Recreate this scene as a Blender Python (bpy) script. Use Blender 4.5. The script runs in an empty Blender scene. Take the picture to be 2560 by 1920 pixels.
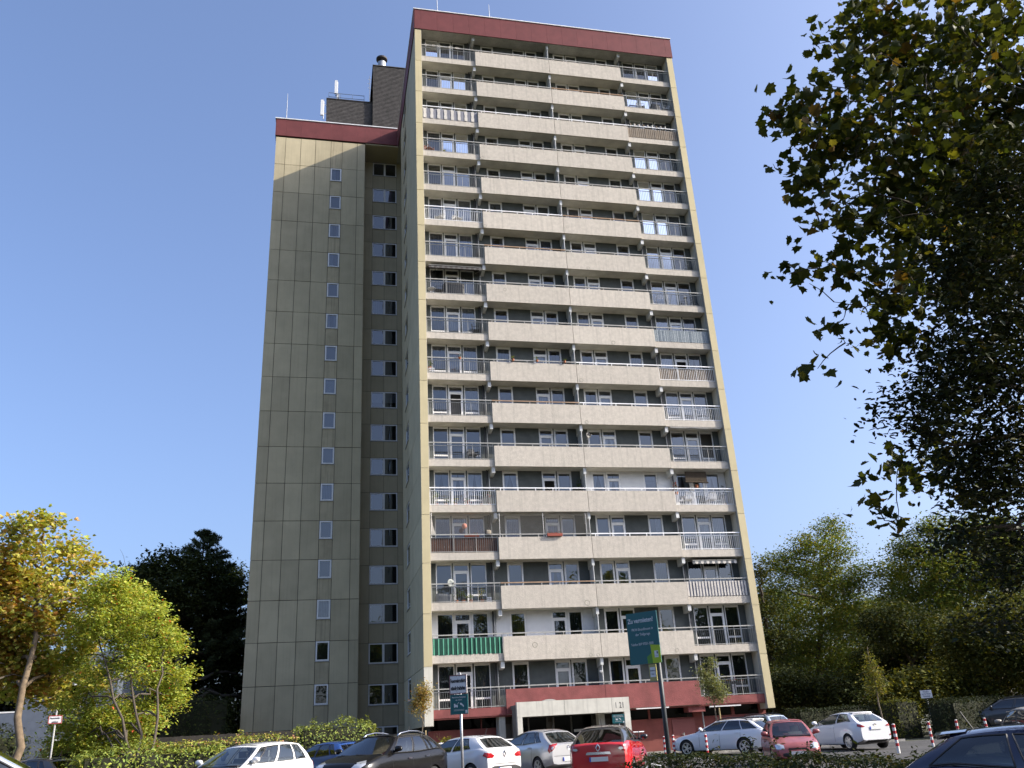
import bpy, bmesh, math, random
import numpy as np
from mathutils import Vector, Matrix, Euler
from mathutils.bvhtree import BVHTree

# ------------------------------------------------------------------ camera, sky, sun, exposure
scn = bpy.context.scene
col = scn.collection
cam_d = bpy.data.cameras.new('camera')
cam_d.sensor_fit = 'HORIZONTAL'; cam_d.sensor_width = 36.0; cam_d.lens = 30.214
cam_d.clip_start = 0.05; cam_d.clip_end = 4000
cam = bpy.data.objects.new('camera', cam_d); col.objects.link(cam)
R_ = Vector((0.977409, -0.204356, -0.053951)); U_ = Vector((-0.02893, -0.38221, 0.923623)); F_ = Vector((0.209368, 0.901196, 0.379487))
CAM = Vector((-5.4056, -47.7553, -0.9280))
m = Matrix.Identity(4)
for i in range(3):
    m[i][0] = R_[i]; m[i][1] = U_[i]; m[i][2] = -F_[i]; m[i][3] = CAM[i]
cam.matrix_world = m
scn.camera = cam

SUN_DIR = Vector((3.0, -1.0, 1.85)).normalized()          # towards the sun
elev = math.asin(SUN_DIR.z); azim = math.atan2(SUN_DIR.x, SUN_DIR.y)
world = bpy.data.worlds.new('World'); scn.world = world; world.use_nodes = True
nt = world.node_tree
bg = nt.nodes['Background']
sky = nt.nodes.new('ShaderNodeTexSky'); sky.sky_type = 'NISHITA'; sky.sun_disc = False
sky.sun_elevation = elev; sky.sun_rotation = azim
sky.air_density = 0.8; sky.dust_density = 5.5; sky.ozone_density = 3.0; sky.altitude = 100
tint = nt.nodes.new('ShaderNodeMix'); tint.data_type = 'RGBA'; tint.blend_type = 'MULTIPLY'; tint.inputs['Factor'].default_value = 1.0
tint.inputs['B'].default_value = (0.92, 0.97, 1.09, 1)       # white balance of the whole sky
gam = nt.nodes.new('ShaderNodeGamma'); gam.inputs['Gamma'].default_value = 0.9
nt.links.new(sky.outputs[0], gam.inputs['Color']); nt.links.new(gam.outputs[0], tint.inputs['A']); nt.links.new(tint.outputs['Result'], bg.inputs['Color']); bg.inputs["Strength"].default_value = 0.142
sun_d = bpy.data.lights.new('sun', 'SUN'); sun_d.energy = 3.1; sun_d.angle = math.radians(0.5); sun_d.color = (1.0, 0.91, 0.78)
sun = bpy.data.objects.new('sun', sun_d); col.objects.link(sun)
sun.rotation_euler = SUN_DIR.to_track_quat('Z', 'Y').to_euler()
scn.view_settings.view_transform = 'Standard'; scn.view_settings.look = 'None'
scn.view_settings.exposure = 1.27; scn.view_settings.gamma = 1.0; scn.view_settings.use_curve_mapping = False
scn.render.engine = 'CYCLES'
scn.cycles.max_bounces = 8; scn.cycles.transparent_max_bounces = 24
scn.cycles.diffuse_bounces = 3; scn.cycles.glossy_bounces = 4; scn.cycles.transmission_bounces = 4
scn.cycles.use_denoising = True
scn.cycles.caustics_reflective = False; scn.cycles.caustics_refractive = False
scn.cycles.sample_clamp_indirect = 6.0

rnd = random.Random(11)

def gz(x, y):
    "height of the ground: the car park falls gently towards the camera"
    return -2.08 if y > -6 else -2.08 - 0.0148 * (-6 - y)

# ------------------------------------------------------------------ materials
MATS = {}
def mat(name, c, rough=0.7, metal=0.0, var=0.0, scale=3.0, bump=0.0, bscale=30.0, objvar=0.0, coord='pos', spec=0.5,
        c2=None, streak=0.0, coat=0.0, detail=4.0, stretch=None, bdist=0.02):
    if name in MATS: return MATS[name]
    m = bpy.data.materials.new(name); m.use_nodes = True; MATS[name] = m
    nt = m.node_tree; N = nt.nodes; L = nt.links
    b = N['Principled BSDF']
    b.inputs['Roughness'].default_value = rough; b.inputs['Metallic'].default_value = metal
    b.inputs['Specular IOR Level'].default_value = spec
    b.inputs['Coat Weight'].default_value = coat; b.inputs['Coat Roughness'].default_value = 0.03
    c = tuple(c) + ((1.0,) if len(c) == 3 else ())
    b.inputs['Base Color'].default_value = c
    if coord == 'pos':
        g = N.new('ShaderNodeNewGeometry'); vec = g.outputs['Position']
    else:
        g = N.new('ShaderNodeTexCoord'); vec = g.outputs['Object']
    src = None
    def mixc(a, bcol, fac_out, mode='MIX'):
        x = N.new('ShaderNodeMix'); x.data_type = 'RGBA'; x.blend_type = mode
        if isinstance(a, tuple): x.inputs['A'].default_value = a
        else: L.new(a, x.inputs['A'])
        if isinstance(bcol, tuple): x.inputs['B'].default_value = bcol
        else: L.new(bcol, x.inputs['B'])
        if isinstance(fac_out, float): x.inputs['Factor'].default_value = fac_out
        else: L.new(fac_out, x.inputs['Factor'])
        return x.outputs['Result']
    def noise(sc, det=4.0, st=None, rough_=0.6):
        n = N.new('ShaderNodeTexNoise'); n.inputs['Scale'].default_value = sc; n.inputs['Detail'].default_value = det
        n.inputs['Roughness'].default_value = rough_
        if st:
            mp = N.new('ShaderNodeMapping'); mp.inputs['Scale'].default_value = st
            L.new(vec, mp.inputs['Vector']); L.new(mp.outputs[0], n.inputs['Vector'])
        else: L.new(vec, n.inputs['Vector'])
        return n.outputs['Fac']
    def ramp(f, lo=0.35, hi=0.65):
        r = N.new('ShaderNodeMapRange'); r.inputs['From Min'].default_value = lo; r.inputs['From Max'].default_value = hi
        L.new(f, r.inputs['Value']); return r.outputs['Result']
    if var > 0 or c2:
        d = c2 if c2 else tuple(max(0, v * (1 - var)) for v in c[:3]); d = tuple(d) + (1.0,)
        a = c if c2 else tuple(min(1, v * (1 + var * 0.6)) for v in c[:3]) + (1.0,)
        src = mixc(a, d, ramp(noise(scale, detail, stretch)))
    if streak > 0:
        f = ramp(noise(1.0, 5.0, (7.0, 7.0, 0.3)), 0.5, 0.8)
        mul = N.new('ShaderNodeMath'); mul.operation = 'MULTIPLY'; mul.inputs[1].default_value = streak
        L.new(f, mul.inputs[0])
        dk = (0.06, 0.055, 0.045, 1)
        src = mixc(src if src else c, dk, mul.outputs[0])
    if objvar > 0:
        oi = N.new('ShaderNodeObjectInfo')
        mr = N.new('ShaderNodeMapRange'); mr.inputs['To Min'].default_value = 1 - objvar; mr.inputs['To Max'].default_value = 1 + objvar
        L.new(oi.outputs['Random'], mr.inputs['Value'])
        cc = N.new('ShaderNodeCombineColor')
        for k in range(3): L.new(mr.outputs['Result'], cc.inputs[k])
        src = mixc(src if src else c, cc.outputs[0], 1.0, 'MULTIPLY')
    if src: L.new(src, b.inputs['Base Color'])
    if bump > 0:
        bp = N.new('ShaderNodeBump'); bp.inputs['Strength'].default_value = bump; bp.inputs['Distance'].default_value = bdist
        L.new(noise(bscale, 5.0), bp.inputs['Height']); L.new(bp.outputs[0], b.inputs['Normal'])
    return m

def glass(name, tint, f0=0.10, ior=1.55, rough=0.01):
    "a pane: part see-through, part mirror"
    if name in MATS: return MATS[name]
    m = bpy.data.materials.new(name); m.use_nodes = True; MATS[name] = m
    nt = m.node_tree; N = nt.nodes; L = nt.links
    N.remove(N['Principled BSDF']); out = N['Material Output']
    t = N.new('ShaderNodeBsdfTransparent'); t.inputs[0].default_value = tuple(tint) + (1,)
    g = N.new('ShaderNodeBsdfGlossy'); g.inputs['Roughness'].default_value = rough; g.inputs['Color'].default_value = (0.92, 0.96, 1.0, 1)
    fr = N.new('ShaderNodeFresnel'); fr.inputs['IOR'].default_value = ior
    ad = N.new('ShaderNodeMath'); ad.operation = 'ADD'; ad.use_clamp = True; ad.inputs[1].default_value = f0
    L.new(fr.outputs[0], ad.inputs[0])
    tc = N.new('ShaderNodeNewGeometry'); no = N.new('ShaderNodeTexNoise'); no.inputs['Scale'].default_value = 1.3; no.inputs['Detail'].default_value = 1
    bp = N.new('ShaderNodeBump'); bp.inputs['Strength'].default_value = 0.06; bp.inputs['Distance'].default_value = 0.05
    L.new(tc.outputs['Position'], no.inputs['Vector']); L.new(no.outputs['Fac'], bp.inputs['Height']); L.new(bp.outputs[0], g.inputs['Normal'])
    mx = N.new('ShaderNodeMixShader')
    L.new(ad.outputs[0], mx.inputs[0]); L.new(t.outputs[0], mx.inputs[1]); L.new(g.outputs[0], mx.inputs[2]); L.new(mx.outputs[0], out.inputs['Surface'])
    return m

def leaf_mat(name, trans=0.35, rough=0.55):
    "leaf colour comes from a per-leaf attribute; light also passes through the blade"
    if name in MATS: return MATS[name]
    m = bpy.data.materials.new(name); m.use_nodes = True; MATS[name] = m
    nt = m.node_tree; N = nt.nodes; L = nt.links
    b = N['Principled BSDF']; out = N['Material Output']
    b.inputs['Roughness'].default_value = rough; b.inputs['Specular IOR Level'].default_value = 0.18
    at = N.new('ShaderNodeAttribute'); at.attribute_name = 'leaf_colour'
    L.new(at.outputs['Color'], b.inputs['Base Color'])
    tr = N.new('ShaderNodeBsdfTranslucent')
    hs = N.new('ShaderNodeMix'); hs.data_type = 'RGBA'; hs.blend_type = 'MULTIPLY'; hs.inputs['Factor'].default_value = 1.0
    hs.inputs['B'].default_value = (1.5, 1.35, 0.5, 1)
    L.new(at.outputs['Color'], hs.inputs['A']); L.new(hs.outputs['Result'], tr.inputs['Color'])
    mx = N.new('ShaderNodeMixShader'); mx.inputs[0].default_value = trans
    L.new(b.outputs[0], mx.inputs[1]); L.new(tr.outputs[0], mx.inputs[2]); L.new(mx.outputs[0], out.inputs['Surface'])
    return m

# ------------------------------------------------------------------ mesh helpers
class MB:
    def __init__(s): s.v = []; s.f = []
    def box(s, x0, x1, y0, y1, z0, z1):
        n = len(s.v)
        s.v += [(x0,y0,z0),(x1,y0,z0),(x1,y1,z0),(x0,y1,z0),(x0,y0,z1),(x1,y0,z1),(x1,y1,z1),(x0,y1,z1)]
        s.f += [(n,n+3,n+2,n+1),(n+4,n+5,n+6,n+7),(n,n+1,n+5,n+4),(n+1,n+2,n+6,n+5),(n+2,n+3,n+7,n+6),(n+3,n,n+4,n+7)]
        return s
    def poly(s, pts):
        n = len(s.v); s.v += [tuple(p) for p in pts]; s.f.append(tuple(range(n, n+len(pts)))); return s
    def prism(s, pts, d):
        "extrude a planar polygon by vector d"
        n = len(s.v); k = len(pts); d = Vector(d)
        s.v += [tuple(p) for p in pts] + [tuple(Vector(p)+d) for p in pts]
        s.f += [tuple(range(n+k-1, n-1, -1)), tuple(range(n+k, n+2*k))] + [(n+i, n+(i+1)%k, n+k+(i+1)%k, n+k+i) for i in range(k)]
        return s
    def tube(s, pts, r, n=8, cap=True):
        pts = [Vector(p) for p in pts]; rs = r if isinstance(r, (list, tuple)) else [r]*len(pts)
        base = len(s.v); up = None
        for i, p in enumerate(pts):
            t = (pts[min(i+1, len(pts)-1)] - pts[max(i-1, 0)])
            t = t.normalized() if t.length > 1e-9 else Vector((0,0,1))
            if up is None: up = Vector((0,0,1)) if abs(t.z) < 0.9 else Vector((1,0,0))
            a = t.cross(up); a = a.normalized() if a.length > 1e-6 else t.orthogonal().normalized()
            b = a.cross(t); up = b
            for k in range(n):
                w = 2*math.pi*k/n
                s.v.append(tuple(p + a*math.cos(w)*rs[i] + b*math.sin(w)*rs[i]))
        for i in range(len(pts)-1):
            for k in range(n):
                s.f.append((base+i*n+k, base+i*n+(k+1)%n, base+(i+1)*n+(k+1)%n, base+(i+1)*n+k))
        if cap:
            s.f.append(tuple(base+k for k in range(n-1,-1,-1))); e = base+(len(pts)-1)*n
            s.f.append(tuple(e+k for k in range(n)))
        return s
    def lathe(s, prof, axis='z', n=16, o=(0,0,0), close=False):
        "prof: list of (radius, height)"
        base = len(s.v); o = Vector(o)
        for r, h in prof:
            for k in range(n):
                w = 2*math.pi*k/n; a, b = r*math.cos(w), r*math.sin(w)
                p = {'z': (a, b, h), 'y': (a, h, b), 'x': (h, a, b)}[axis]
                s.v.append(tuple(o + Vector(p)))
        m = len(prof)
        for i in range(m if close else m-1):
            for k in range(n):
                j = (i+1) % m
                s.f.append((base+i*n+k, base+i*n+(k+1)%n, base+j*n+(k+1)%n, base+j*n+k))
        return s
    def mesh(s, name, smooth=False):
        me = bpy.data.meshes.new(name); me.from_pydata(s.v, [], s.f)
        bm = bmesh.new(); bm.from_mesh(me); bmesh.ops.recalc_face_normals(bm, faces=bm.faces); bm.to_mesh(me); bm.free()
        if smooth:
            for p in me.polygons: p.use_smooth = True
        return me

def thing(name, label, cat, loc=(0,0,0), rz=0.0, group=None):
    o = bpy.data.objects.new(name, None); col.objects.link(o); o.empty_display_size = 0.2
    o.location = loc; o.rotation_euler = (0, 0, rz)
    return tag(o, label, cat, group)
def tag(o, label, cat, group=None):
    o['label'] = label; o['category'] = cat
    if group: o['group'] = group
    return o
def add(name, me, m, parent=None, loc=(0,0,0), rot=(0,0,0), smooth=False):
    if isinstance(me, MB): me = me.mesh(name, smooth)
    if m is not None and len(me.materials) == 0: me.materials.append(m)
    o = bpy.data.objects.new(name, me); col.objects.link(o)
    o.location = loc; o.rotation_euler = rot
    if parent is not None: o.parent = parent
    return o
def structure(name, me, m, smooth=False):
    o = add(name, me, m, smooth=smooth); o['kind'] = 'structure'; return o
CACHE = {}
def cached(key, fn):
    if key not in CACHE: CACHE[key] = fn()
    return CACHE[key]

# ------------------------------------------------------------------ ground
M_asphalt = mat('asphalt', (0.055, 0.053, 0.052), 0.9, var=0.35, scale=0.9, bump=0.3, bscale=60, detail=8)
M_grass_soil = mat('verge_soil', (0.06, 0.068, 0.028), 0.95, var=0.5, scale=1.2, bump=0.6, bscale=25, c2=(0.10, 0.09, 0.05))
M_paving = mat('paving', (0.20, 0.19, 0.17), 0.9, var=0.25, scale=2.0, bump=0.3, bscale=40)
M_kerb = mat('kerb_stone', (0.30, 0.29, 0.27), 0.9, var=0.25, scale=4.0)
M_linepaint = mat('line_paint', (0.62, 0.62, 0.60), 0.8, var=0.3, scale=8.0)
g = MB()
xs = [-1500, -200, -60, -30, 0, 30, 60, 200, 1500]; ys = [-1500, -300, -80, -60, -50, -40, -30, -20, -12, -6, 0, 40, 300, 1500]
def gbase(y): return (gz(0, y) if y > -60 else gz(0, -60)) - 0.03
for y in ys:
    for x in xs: g.v.append((x, y, gbase(y)))
nx = len(xs)
for j in range(len(ys)-1):
    for i in range(nx-1): g.f.append((j*nx+i, j*nx+i+1, (j+1)*nx+i+1, (j+1)*nx+i))
structure('ground', g, M_grass_soil)
def sheet(x0, x1, y0, y1, dz, step=2.0):
    s = MB(); n = max(1, int((y1-y0)/step)); yy = [y0+(y1-y0)*i/n for i in range(n+1)]
    if y0 < -6 < y1: yy = sorted(yy + [-6.0])
    for y in yy: s.v += [(x0, y, gz(0,y)+dz), (x1, y, gz(0,y)+dz)]
    for i in range(len(yy)-1): s.f.append((2*i, 2*i+1, 2*i+3, 2*i+2))
    return s
structure('car_park', sheet(-7.5, 42, -60, -8.2, 0.0), M_asphalt)
structure('pavement', sheet(-2.0, 24, -4.2, 1.0, 0.004), M_paving)
kb = thing('kerb', 'low grey stone kerb between the car park and the grass strip by the tower', 'kerb')
for i in range(24):
    add('kerb_stone', cached('kerb', lambda: MB().box(-0.49, 0.49, -0.06, 0.06, -0.1, 0.10)), M_kerb, kb, (-1.5+i*1.0, -8.12, gz(0,-8.1)))
for i, x in enumerate((4.5, 7.0, 9.5, 12.0)):
    s = MB(); y0, y1 = -15.2, -10.2
    s.v += [(x, y0, gz(0,y0)+.004), (x+.12, y0, gz(0,y0)+.004), (x+.12+.6, y1, gz(0,y1)+.004), (x+.6, y1, gz(0,y1)+.004)]; s.f.append((0,1,2,3))
    structure('parking_line', s, M_linepaint)
# ------------------------------------------------------------------ the tower block
M_beige = mat('beige_panel', (0.50, 0.432, 0.285), 0.75, var=0.08, scale=0.7, objvar=0.10, bump=0.05, bscale=90, streak=0.14, spec=0.3)
M_finpanel = mat('fin_beige_panel', (0.52, 0.45, 0.275), 0.75, var=0.06, scale=0.7, objvar=0.05, bump=0.05, bscale=90, streak=0.10, spec=0.3)
M_palepanel = mat('pale_panel', (0.60, 0.58, 0.50), 0.75, var=0.1, scale=0.8, objvar=0.04, streak=0.12, spec=0.3)
M_stainpanel = mat('stained_beige_panel', (0.48, 0.41, 0.27), 0.8, var=0.12, scale=1.2, objvar=0.05, streak=0.4, spec=0.3)
M_red = mat('dark_red_fascia', (0.155, 0.042, 0.042), 0.65, var=0.12, scale=1.5, objvar=0.04, spec=0.3)
M_redplaster = mat('red_plaster', (0.25, 0.075, 0.070), 0.9, var=0.2, scale=1.5, bump=0.4, bscale=22, bdist=0.04, streak=0.08)
M_redwall = mat('red_wall_paint', (0.20, 0.055, 0.045), 0.85, var=0.2, scale=1.3, streak=0.12)
M_concrete = mat('roughcast_concrete', (0.53, 0.482, 0.412), 0.95, var=0.10, scale=5.0, objvar=0.05, bump=0.36, bscale=22, detail=9, streak=0.27, bdist=0.04)
M_smoothconc = mat('smooth_concrete', (0.46, 0.45, 0.41), 0.9, var=0.16, scale=1.3, bump=0.15, bscale=40, streak=0.3)
M_soffit = mat('soffit_paint', (0.66, 0.63, 0.55), 0.9, var=0.16, scale=1.0, streak=0.0)
M_coping = mat('white_coping', (0.72, 0.73, 0.74), 0.5, var=0.05, scale=2)
M_core = mat('backing_concrete', (0.10, 0.095, 0.08), 0.95)
M_room = mat('room_wall', (0.16, 0.15, 0.14), 0.95)
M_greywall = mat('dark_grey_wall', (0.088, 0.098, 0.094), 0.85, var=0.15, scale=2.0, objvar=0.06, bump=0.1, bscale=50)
M_whitewall = mat('white_wall', (0.74, 0.74, 0.73), 0.85, var=0.06, scale=1.5)
M_bluewall = mat('blue_grey_wall', (0.15, 0.19, 0.24), 0.85, var=0.1, scale=2)
M_pvc = mat('white_frame', (0.82, 0.81, 0.79), 0.45, var=0.05, scale=3, objvar=0.05)
M_alu = mat('aluminium_rail', (0.36, 0.355, 0.33), 0.55, metal=0.0, var=0.15, scale=6, objvar=0.08)
M_whiterail = mat('white_rail', (0.85, 0.85, 0.85), 0.5)
M_brownrail = mat('weathered_wood_rail', (0.36, 0.24, 0.15), 0.8, var=0.3, scale=6, stretch=(0.4, 6, 6))
M_darkrail = mat('dark_baluster', (0.075, 0.09, 0.10), 0.6, objvar=0.1)
M_lightbal = mat('grey_baluster', (0.20, 0.20, 0.195), 0.6, objvar=0.15)
M_pipe = mat('drain_pipe', (0.30, 0.30, 0.29), 0.6)
M_pipedark = mat('dark_drain_pipe', (0.07, 0.07, 0.075), 0.6)
M_beam = mat('beam_paint', (0.60, 0.61, 0.60), 0.85, var=0.15, scale=2.5, streak=0.15)
M_slate = mat('dark_slate', (0.060, 0.055, 0.052), 0.8, var=0.4, scale=5.0, objvar=0.05)
M_paneD = glass('window_pane', (0.52, 0.56, 0.60), 0.07, 1.6)
M_darkglass = glass('dark_strip_glass', (0.05, 0.05, 0.055), 0.0, 1.25)
M_steel = mat('galvanised_steel', (0.42, 0.43, 0.44), 0.45, metal=0.6, var=0.2, scale=8)
M_black = mat('black_plastic', (0.015, 0.015, 0.016), 0.5)
CURT = [mat('curtain_'+n, c, 0.95, var=v, scale=4) for n, c, v in (
    ('white', (0.396, 0.403, 0.418), 0.1), ('offwhite', (0.288, 0.281, 0.252), 0.1), ('grey', (0.144, 0.148, 0.151), 0.12),
    ('bluish', (0.180, 0.202, 0.288), 0.1), ('lilac', (0.396, 0.317, 0.403), 0.15), ('tan', (0.288, 0.238, 0.173), 0.15), ('darkgrey', (0.050, 0.052, 0.053), 0.1))]
H = 2.75; NF = 17
XW = 19.87; DB = 1.0                      # block width, depth of the balcony's rear wall
def base(f): return H*(f-1) + 0.17

B = thing('apartment_building', 'tall beige high-rise apartment block with dark red roof band and rows of balconies', 'building')
# --- load-bearing core
w = MB()
w.box(0.34, XW-0.06, 1.64, 11.4, -0.25, 48.7); w.box(0.46, XW-0.06, 11.4, 24, -2.2, 48.7)
w.box(0.46, XW-0.3, 1.25, 11.4, -2.2, -0.26)
add('core_wall', w, M_room, B)
w = MB(); w.box(-10.26, -2.90, 14.10, 26, -2.2, 48.9); w.box(-2.90, 0.455, 16.62, 26, -2.2, 48.9)
add('core_wall', w, M_core, B)
add('core_wall', MB().box(0.30, 0.33, 1.65, 11.4, -0.2, 48.7), M_core, B)
# --- end fins of the balcony front
for (x0, x1, xi0, xi1) in ((0.03, 0.455, None, None), (19.445, XW-0.03, None, None)):
    add('fin_wall', MB().box(x0+.002, x1, 0.03, 1.64, -0.2, 46.9), M_palepanel, B)
def fin_panel_mesh(h): return MB().box(0, 0.455, -0.012, 0.018, 0.014, h-0.014)
for side in (0, 1):
    for f in range(1, NF+1):
        z0 = -0.2 if f == 1 else H*(f-1); z1 = H*f if f < NF else 46.90
        me = cached(('fin', round(z1-z0, 3)), lambda: fin_panel_mesh(z1-z0).mesh('panel'))
        me2 = me
        if f == 1 and side == 0: me2 = fin_panel_mesh(z1-z0).mesh('panel')
        add('fin_panel', me2, M_palepanel if (f == 1 and side == 0) else M_finpanel, B, (0 if side == 0 else XW-0.455, 0.012, z0))
# inner return of the right fin (beige strip) and underside
add('fin_edge', MB().box(19.41, 19.444, 0.03, 0.30, -0.2, 46.9), M_smoothconc, B)
add('fin_edge', MB().box(0.456, 0.475, 0.03, 0.16, -0.2, 46.9), M_smoothconc, B)
# --- side wall towards the wing (x = 0)
SC = [0.02, 4.72, 7.0, 9.1, 11.45]
for k in range(0, NF+1):
    z0 = -0.2 if k == 0 else H*k + 0.0; z1 = H*(k+1) if k < NF else 46.9
    if k == NF: continue
    for c in range(4):
        a, b = SC[c]+0.014, SC[c+1]-0.014; zt = z1-0.014
        if c == 2: zt = z1-1.36
        key = ('side', c, round(z1-z0, 2))
        me = cached(key, lambda: MB().box(0, 0.03, 0, b-a, 0.014, zt-z0).mesh('panel'))
        add('cladding_panel', me, M_stainpanel if c == 2 else M_beige, B, (0.0, a, z0))
# --- wing and stair niche
WX = [-10.29, -9.47, -8.22, -7.01, -5.72, -4.78, -3.52, -2.87]; NX = [-2.84, -2.06, -1.04, 0.02, 0.43]
for k in range(-1, NF):
    z0 = -2.3 if k < 0 else 0.25 + H*k; z1 = 0.25 + H*(k+1)
    if k == NF-1: z1 = 47.0
    for c in range(7):
        a, b = WX[c]+0.017, WX[c+1]-0.017; zt = z1-0.02
        if c == 4 and 0 <= k+1 <= 16: zt = z1-1.30
        me = cached(('wing', c, round(zt-z0, 2), round(z1-z0, 2)), lambda: MB().box(0, b-a, 0, 0.03, 0.013, zt-z0).mesh('panel'))
        add('cladding_panel', me, (M_palepanel if (k < 0 and c == 6) else M_stainpanel if (c == 4 or (c == 5 and k % 3)) else M_beige), B, (a, 13.75+rnd.uniform(-.006, .006), z0+rnd.uniform(-.004, .004)))
    for c in range(4):
        a, b = NX[c]+0.011, NX[c+1]-0.011; zt = z1-0.012
        if c in (1, 2) and 0 <= k+1 <= 17: zt = z1-1.40
        me = cached(('niche', c, round(zt-z0, 2), round(z1-z0, 2)), lambda: MB().box(0, b-a, 0, 0.03, 0.012, zt-z0).mesh('panel'))
        add('cladding_panel', me, M_beige, B, (a, 16.2+rnd.uniform(-.005, .005), z0))
for c in range(2):                       # niche return wall panels (right flank of the wing)
    pass
for k in range(-1, NF):
    z0 = -2.3 if k < 0 else 0.25 + H*k; z1 = 0.25+H*(k+1) if k < NF-1 else 47.0
    add('cladding_panel', cached(('ret', round(z1-z0, 2)), lambda: MB().box(-0.03, 0, 0, 2.4, 0.013, z1-z0-0.013).mesh('panel')), M_beige, B, (-2.862, 13.79, z0))
add('niche_soffit', MB().box(-2.85, 0.45, 13.80, 16.19, 47.02, 47.12), M_beige, B)
# --- red roof fascia and coping
fx = [0.0, 0.455] + [0.455+1.185*i for i in range(1, 16)] + [19.41, XW]
for i in range(len(fx)-1):
    add('fascia_panel', MB().box(fx[i]+.004, fx[i+1]-.004, -0.05, 0.02, 46.93, 48.74), M_red, B)
fy = [-0.045, 2.3, 4.6, 6.9, 9.2, 11.45, 13.70]
for i in range(6): add('fascia_panel', MB().box(-0.05, -0.005, fy[i]+.004, fy[i+1]-.004, 46.93, 48.74), M_red, B)
for i in range(1): add('fascia_panel', MB().box(XW+.005, XW+.05, -0.045, 14, 46.93, 48.74), M_red, B)
gx = WX + [-1.55, -0.06]
for i in range(len(gx)-1): add('fascia_panel', MB().box(gx[i]+.003, gx[i+1]-.003, 13.70, 13.78, 47.14, 48.86), M_red, B)
add('fascia_panel', MB().box(-10.36, -10.30, 13.705, 26, 47.14, 48.86), M_red, B)
c = MB(); c.box(-0.09, XW+0.09, -0.10, 0.3, 48.745, 48.82); c.box(-0.09, 0.3, 0.3, 13.6, 48.745, 48.82)
add('coping', c, M_coping, B)
c = MB(); c.box(-10.42, -0.095, 13.64, 14.1, 48.865, 48.95); c.box(-10.42, -10.0, 14.1, 26, 48.865, 48.95)
add('coping', c, M_coping, B)
add('roof_slab', MB().box(0.02, XW-0.02, 0.03, 24, 47.0, 48.70), M_smoothconc, B)
# --- slate-hung lift house above the wing
def slate_box(x0, x1, y0, y1, z0, z1):
    m_ = MB(); m_.box(x0+.03, x1-.03, y0+.03, y1, z0, z1)
    z = z0; i = 0
    while z < z1-0.02:
        zt = min(z+0.15, z1)
        for (a, b) in ((x0, x1),):
            n = len(m_.v)
            m_.v += [(a, y0-0.012, z), (b, y0-0.012, z), (b, y0+0.022, zt), (a, y0+0.022, zt), (a, y0+.03, z), (b, y0+.03, z)]
            m_.f += [(n, n+1, n+2, n+3), (n, n+4, n+5, n+1)]
            n = len(m_.v)
            m_.v += [(x0-0.012, y0, z), (x0+0.022, y0, zt), (x0+0.022, y1, zt), (x0-0.012, y1, z)]
            m_.f += [(n, n+1, n+2, n+3)]
        z += 0.15
    return m_
lo = add('lift_house', slate_box(-6.24, -2.16, 15.55, 21, 48.9, 53.06), M_slate, B)
hi = add('lift_house', slate_box(-2.17, 4.0, 15.30, 21, 48.9, 57.18), M_slate, B)
add('coping', MB().box(-6.28, -2.19, 15.5, 21, 53.07, 53.13), M_slate, lo)
add('coping', MB().box(-2.21, 4.0, 15.25, 21, 57.19, 57.27), M_slate, hi)
ch = MB(); ch.lathe([(0.0, 57.2), (0.37, 57.2), (0.36, 58.25), (0.0, 58.25)], n=20, o=(-1.33, 16.0, 0))
chim = add('chimney', ch, M_steel, B, smooth=False)
cp = MB(); cp.lathe([(0.30, 58.42), (0.52, 58.55), (0.52, 58.72), (0.44, 58.76), (0.0, 58.78)], n=20, o=(-1.33, 16.0, 0))
for a in (0.5, 2.6, 4.7): cp.tube([(-1.33+.33*math.cos(a), 16+.33*math.sin(a), 58.2), (-1.33+.4*math.cos(a), 16+.4*math.sin(a), 58.6)], 0.02, 5)
add('chimney_cap', cp, mat('rusty_black', (0.03, 0.022, 0.02), 0.7, var=0.4), chim)

# --- windows ------------------------------------------------------------------
def frame_mesh(kind, w_, h):
    m_ = MB(); d = 0.07; panes = []
    def ring(x0, x1, z0, z1, t, y0, y1):
        m_.box(x0, x1, y0, y1, z0, z0+t); m_.box(x0, x1, y0, y1, z1-t, z1)
        m_.box(x0, x0+t, y0, y1, z0+t, z1-t); m_.box(x1-t, x1, y0, y1, z0+t, z1-t)
    ring(0, w_, 0, h, 0.055, 0, d)
    i = 0.055
    if kind == 'door':
        zt = h-0.46
        m_.box(i, w_-i, 0, d, zt, zt+0.07)
        ring(i, w_-i, i, zt, 0.085, -0.015, d-0.02); panes.append((i+.085, w_-i-.085, i+.085, zt-.085))
        ring(i, w_-i, zt+.07, h-i, 0.02, 0.0, d-0.02); panes.append((i+.02, w_-i-.02, zt+.09, h-i-.02))
    elif kind == 'full':
        zm = 0.62
        m_.box(i, w_-i, 0, d, zm, zm+0.10)
        panes.append((i, w_-i, i, zm)); panes.append((i, w_-i, zm+.10, h-i))
    elif kind == 'pair':
        xm = w_*0.5
        m_.box(xm-.05, xm+.05, 0, d, i, h-i)
        ring(i, xm-.05, i, h-i, 0.03, -0.01, d-.02); ring(xm+.05, w_-i, i, h-i, 0.03, -0.01, d-.02)
        panes.append((i+.03, xm-.08, i+.03, h-i-.03)); panes.append((xm+.08, w_-i-.03, i+.03, h-i-.03))
    else:
        ring(i, w_-i, i, h-i, 0.045, -0.012, d-.02); panes.append((i+.045, w_-i-.045, i+.045, h-i-.045))
    return m_, panes
def curtain_mesh(x0, x1, z0, z1, n, amp):
    m_ = MB(); k = max(4, int(n))
    for i in range(k+1):
        x = x0+(x1-x0)*i/k; y = amp*(1 if i % 2 else -1)
        m_.v += [(x, y, z0), (x, y, z1)]
    for i in range(k): m_.f.append((2*i, 2*i+2, 2*i+3, 2*i+1))
    return m_
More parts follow.
